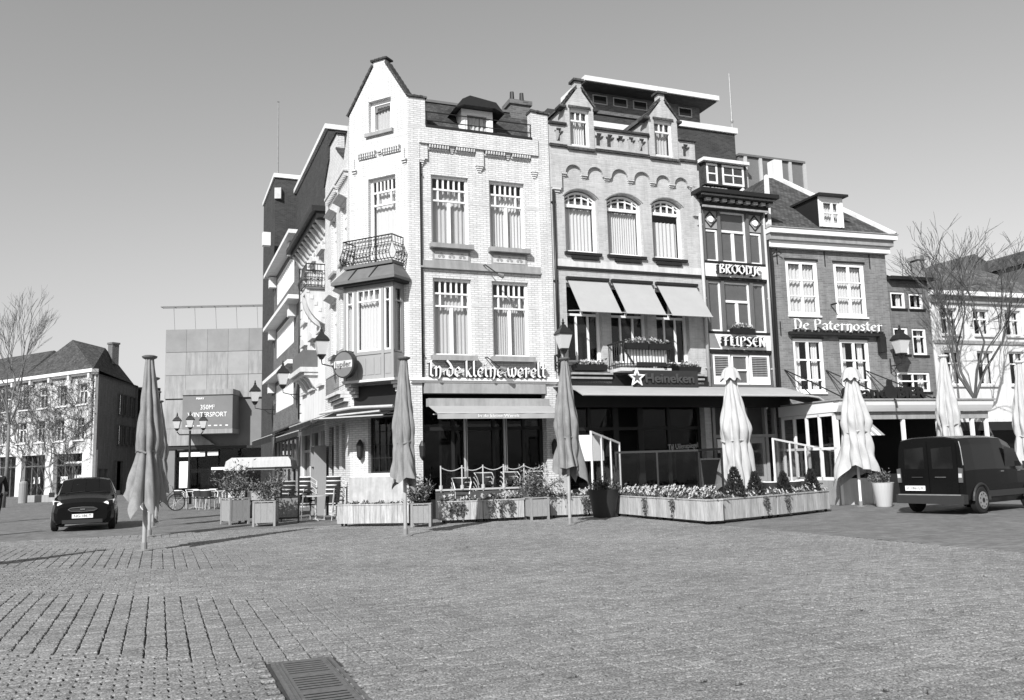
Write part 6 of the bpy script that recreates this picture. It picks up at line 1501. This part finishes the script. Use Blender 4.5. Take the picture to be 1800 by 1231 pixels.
for x in (-.15,.75): MB().box(x-.1,x+.06,-.895,-.872,1.0,1.03).build('door_handle', CHROME, K)
MB().prism([(.05,1.12),(.95,1.12),(.62,1.58),(.1,1.62)], -.868, -.862).build('side_window', mat('tinted_window', .01), K)
g_ = MB(); quads(P, [(5,4),(5,5),(5,6)], g_, .012); g_.build('windscreen', MATS['car_glass'], K)
MB().box(.98,1.12,-1.05,-.88,1.05,1.25).build('door_mirror', PLAST, K)
MB().tube([(-2.05,-.86,1.2),(-2.03,-.82,1.62),(-1.99,-.77,1.78)], .012, 4).build('door_seam_trim', GALV, K)

# ---- passer-by at the left edge
def skin_body(name, nodes, edges, m, parent, root=0, lv=2):
    me = bpy.data.meshes.new(name); me.from_pydata([n_[0] for n_ in nodes], edges, []); o = bpy.data.objects.new(name, me); COL.objects.link(o)
    md = o.modifiers.new('skin', 'SKIN'); sv = me.skin_vertices[0].data
    for k, n_ in enumerate(nodes): sv[k].radius = n_[1] if isinstance(n_[1], tuple) else (n_[1], n_[1]); sv[k].use_root = (k == root)
    s_ = o.modifiers.new('sub', 'SUBSURF'); s_.levels = lv; s_.render_levels = lv; md.use_smooth_shade = True
    me2 = bpy.data.meshes.new_from_object(o.evaluated_get(bpy.context.evaluated_depsgraph_get())); bpy.data.objects.remove(o)
    me2.name = name; me2.materials.clear(); me2.materials.append(m); o = bpy.data.objects.new(name, me2); COL.objects.link(o); o.parent = parent; return o
pe = thing('person', 'person in a dark coat walking at the left picture edge', 'person', (-17.82,30.0,0), az(250), scale=1.06)
N = [((0,0,.95),(.13,.11)),((0,0,1.15),(.13,.10)),((0,.02,1.38),(.17,.11)),((0,.02,1.5),(.06,.06)),((0,-.01,1.58),(.055,.055)),((0,-.03,1.68),(.085,.10)),((0,-.03,1.76),(.07,.085)),
 ((.19,.02,1.42),.065),((.25,.08,1.15),.05),((.24,-.06,.93),.04),((.24,-.1,.86),.035),((-.19,.02,1.42),.065),((-.25,-.08,1.15),.05),((-.24,-.22,.95),.04),((-.24,-.27,.89),.035),
 ((.1,0,.88),.085),((.11,-.22,.5),.065),((.11,-.3,.1),.045),((.11,-.44,.05),.04),((-.1,0,.88),.085),((-.11,.12,.48),.065),((-.11,.42,.12),.045),((-.11,.34,.04),.04)]
Ed = [(0,1),(1,2),(2,3),(3,4),(4,5),(5,6),(2,7),(7,8),(8,9),(9,10),(2,11),(11,12),(12,13),(13,14),(0,15),(15,16),(16,17),(17,18),(0,19),(19,20),(20,21),(21,22)]
skin_body('body', N, Ed, SKIN, pe)
C_ = [((0,0,.92),(.17,.15)),((0,0,1.15),(.155,.125)),((0,.02,1.40),(.19,.13)),((0,.02,1.50),(.085,.085)),((.20,.02,1.42),.085),((.26,.08,1.15),.066),((.25,-.05,.95),.055),((-.20,.02,1.42),.085),((-.26,-.08,1.15),.066),((-.25,-.2,.97),.055),((0,0,.68),(.19,.17))]
skin_body('coat', C_, [(0,1),(1,2),(2,3),(2,4),(4,5),(5,6),(2,7),(7,8),(8,9),(0,10)], COAT, pe)
skin_body('trousers', [((0,0,.9),(.14,.12)),((.1,0,.84),.1),((.11,-.22,.5),.078),((.11,-.3,.12),.062),((-.1,0,.84),.1),((-.11,.12,.48),.078),((-.11,.41,.14),.062)], [(0,1),(1,2),(2,3),(0,4),(4,5),(5,6)], COAT, pe)
skin_body('hair', [((0,.03,1.74),(.10,.10)),((0,.05,1.66),(.09,.08))], [(0,1)], COAT, pe)
for x, y, z, rx in ((.11,-.38,.04,0),(-.11,.40,.07,-.5)): MB(Matrix.Translation((x,y,z)) @ Matrix.Rotation(rx,4,'X')).add([(-.045,-.16,-.04),(.045,-.16,-.04),(.05,.1,-.04),(-.05,.1,-.04),(-.03,-.14,.01),(.03,-.14,.01),(.045,.1,.07),(-.045,.1,.07)], [(3,2,1,0),(4,5,6,7),(0,1,5,4),(1,2,6,5),(2,3,7,6),(3,0,4,7)]).build('shoe', WOODD, pe)
fc = MB().disc((.032,-.125,1.70),(0,1,0),.012,.01,8).disc((-.032,-.125,1.70),(0,1,0),.012,.01,8); fc.build('eye', WOODD, pe); MB().prismx([(-.12,1.70),(-.15,1.66),(-.12,1.65)], -.012, .012).build('nose', SKIN, pe); MB().box(-.025,.025,-.125,-.115,1.625,1.632).build('mouth', WOODD, pe)

# ---- bicycle, bollard, kerb, drain grate
t = thing('bicycle', 'parked bicycle with white tyres near the far tables', 'bicycle', (-14.35,35.6,0), .5)
for x in (-.52,.52): o = MB().tube([(x+.33*cos(a),0,.34+.33*sin(a)) for a in [2*pi*k/24 for k in range(25)]], .022, 6).build('wheel', SIGNW if x < 0 else RUBBER, t); sp = MB(); [sp.tube([(x,0,.34),(x+.32*cos(a),0,.34+.32*sin(a))], .004, 3) for a in [2*pi*k/10 for k in range(10)]]; sp.build('spokes', ALU, o)
MB().tube([(-.52,0,.34),(-.12,0,.32),(.38,0,.78),(-.22,0,.82),(-.12,0,.32)], .02, 6).tube([(-.22,0,.82),(-.52,0,.34)], .014, 5).tube([(.52,0,.34),(.36,0,.95)], .018, 5).build('frame', IRON, t)
MB().tube([(.3,-.26,1.02),(.38,0,.98),(.3,.26,1.02)], .014, 5).build('handlebar', CHROME, t); MB().add([(-.38,-.09,.93),(-.38,.09,.93),(-.1,.02,.93),(-.1,-.02,.93),(-.25,0,.84)], [(0,1,2,3),(0,4,1),(1,4,2),(2,4,3),(3,4,0)]).build('saddle', PLAST, t)
MB().tube([(-.12,.08,.32),(-.05,.08,.2),(.0,.1,.2)], .012, 4).build('pedal', PLAST, t)
tag(MB().lathe([(.24,0),(.24,1.15),(.2,1.25),(.05,1.3)], 14).build('bollard', CONC), 'pale concrete bollard before the far-left shops', 'bollard').location = (-29.3,52.0,0)
kb = MB().box(-2.2,2.2,-.3,.3,0,.42).build('kerb_block', CONC); tag(kb, 'low concrete kerb block before the far-left shops', 'kerb'); kb.location = (-27.4,53.0,0); kb.rotation_euler = (0,0,az(100))
gr = thing('drain_grate', 'cast-iron drain grate set in the foreground paving', 'drain grate', (GC_[0],GC_[1],0), R(-A_ST)*1.0)
gr.rotation_euler = (0,0,math.atan2(gx.y,gx.x))
MB().box(-.235,-.21,-.94,.94,-.02,.006).box(.21,.235,-.94,.94,-.02,.006).box(-.21,.21,.915,.94,-.02,.006).box(-.21,.21,-.94,-.915,-.02,.006).box(.182,.188,-.91,.91,-.02,.009).box(-.188,-.182,-.91,.91,-.02,.009).build('frame', IRONG, gr)
MB().box(-.205,.205,-.91,.91,-.0215,-.0205).build('grate_well', BLACK, gr)
bars = MB().box(-.205,-.15,-.91,.91,-.004,.001).box(.15,.18,-.91,.91,-.004,.001)
for sec in range(4):
    ys = .91-(sec+1)*.52
    for k in range(7):
        y0 = ys+.10+k*.072-.034
        if y0 > -.90: bars.box(-.15,.15,max(-.905,y0),y0+.036+(.028 if k == 6 else 0),-.0035,.0005)
    bars.box(-.15,.15,max(-.908,ys),ys+.064,-.0036,.0006)
bars.build('grate_bars', IRONG, gr)

# ---- bare trees
def tree(x, y, h, label, seed, lean=(0,0), spread=.55, lv=6, r0=.14, m=None, fork=.35):
    rn = random.Random(seed); t = thing('bare_tree', label, 'tree', (x,y,0), 0, 'bare street trees'); tr = MB(); cw = MB(); bd = MB()
    tp = [Vector((0,0,0)), Vector((lean[0]*.5+.05,lean[1]*.5,h*fork*.5)), Vector((lean[0],lean[1],h*fork))]
    tr.tube(tp, [r0,r0*.8,r0*.68], 9)
    def br(p, d, L, r_, k):
        r_ = max(r_, .0075)
        q = p+d*L*.5+Vector((rn.uniform(-.06,.06),rn.uniform(-.06,.06),rn.uniform(-.02,.06)))*L; e = p+d*L+Vector((rn.uniform(-.1,.1),rn.uniform(-.1,.1),rn.uniform(0,.1)))*L
        (tr if k >= lv-1 else cw).tube([p,q,e], [r_,r_*.85,r_*.66], 6 if k > 3 else 3, cap=False)
        if k == 0:
            for b in range(3): bd.leaf(e+Vector((rn.uniform(-.08,.08),rn.uniform(-.08,.08),rn.uniform(-.08,.08))), (rn.uniform(-.07,.07),rn.uniform(-.07,.07),rn.uniform(-.07,.07)), .02)
            return
        n_ = rn.choice((2,3,3)) if k > 1 else 3
        for b in range(n_):
            a = rn.uniform(0,6.28); nd = (d+Vector((cos(a),sin(a),rn.uniform(-.15,.35)))*spread*rn.uniform(.6,1.25)).normalized(); br(p.lerp(e, 1 if b == 0 else rn.uniform(.55,1)), nd, L*rn.uniform(.62,.82), r_*.62, k-1)
    for b in range(4):
        a = b*1.57+rn.uniform(-.4,.4); br(tp[2], Vector((cos(a)*spread,sin(a)*spread,1)).normalized(), h*.2*rn.uniform(.85,1.2), r0*.5, lv-1)
    tr.build('trunk', m or BARK, t, True); cw.build('crown', m or BARK, t)
tree(17.0,30.0,9.3,'bare leaning tree at the right, in front of the stucco house', 5, (-.9,.2), .5, 6, .11, None, .36)
tree(16.1,33.2,9.6,'bare tree behind the white parasol on the right', 9, (-.1,0), .5, 6, .09, None, .40)
tree(-26.35,45.0,10.6,'slender bare tree at the left picture edge', 14, (.1,0), .36, 6, .11, BARKL, .40)
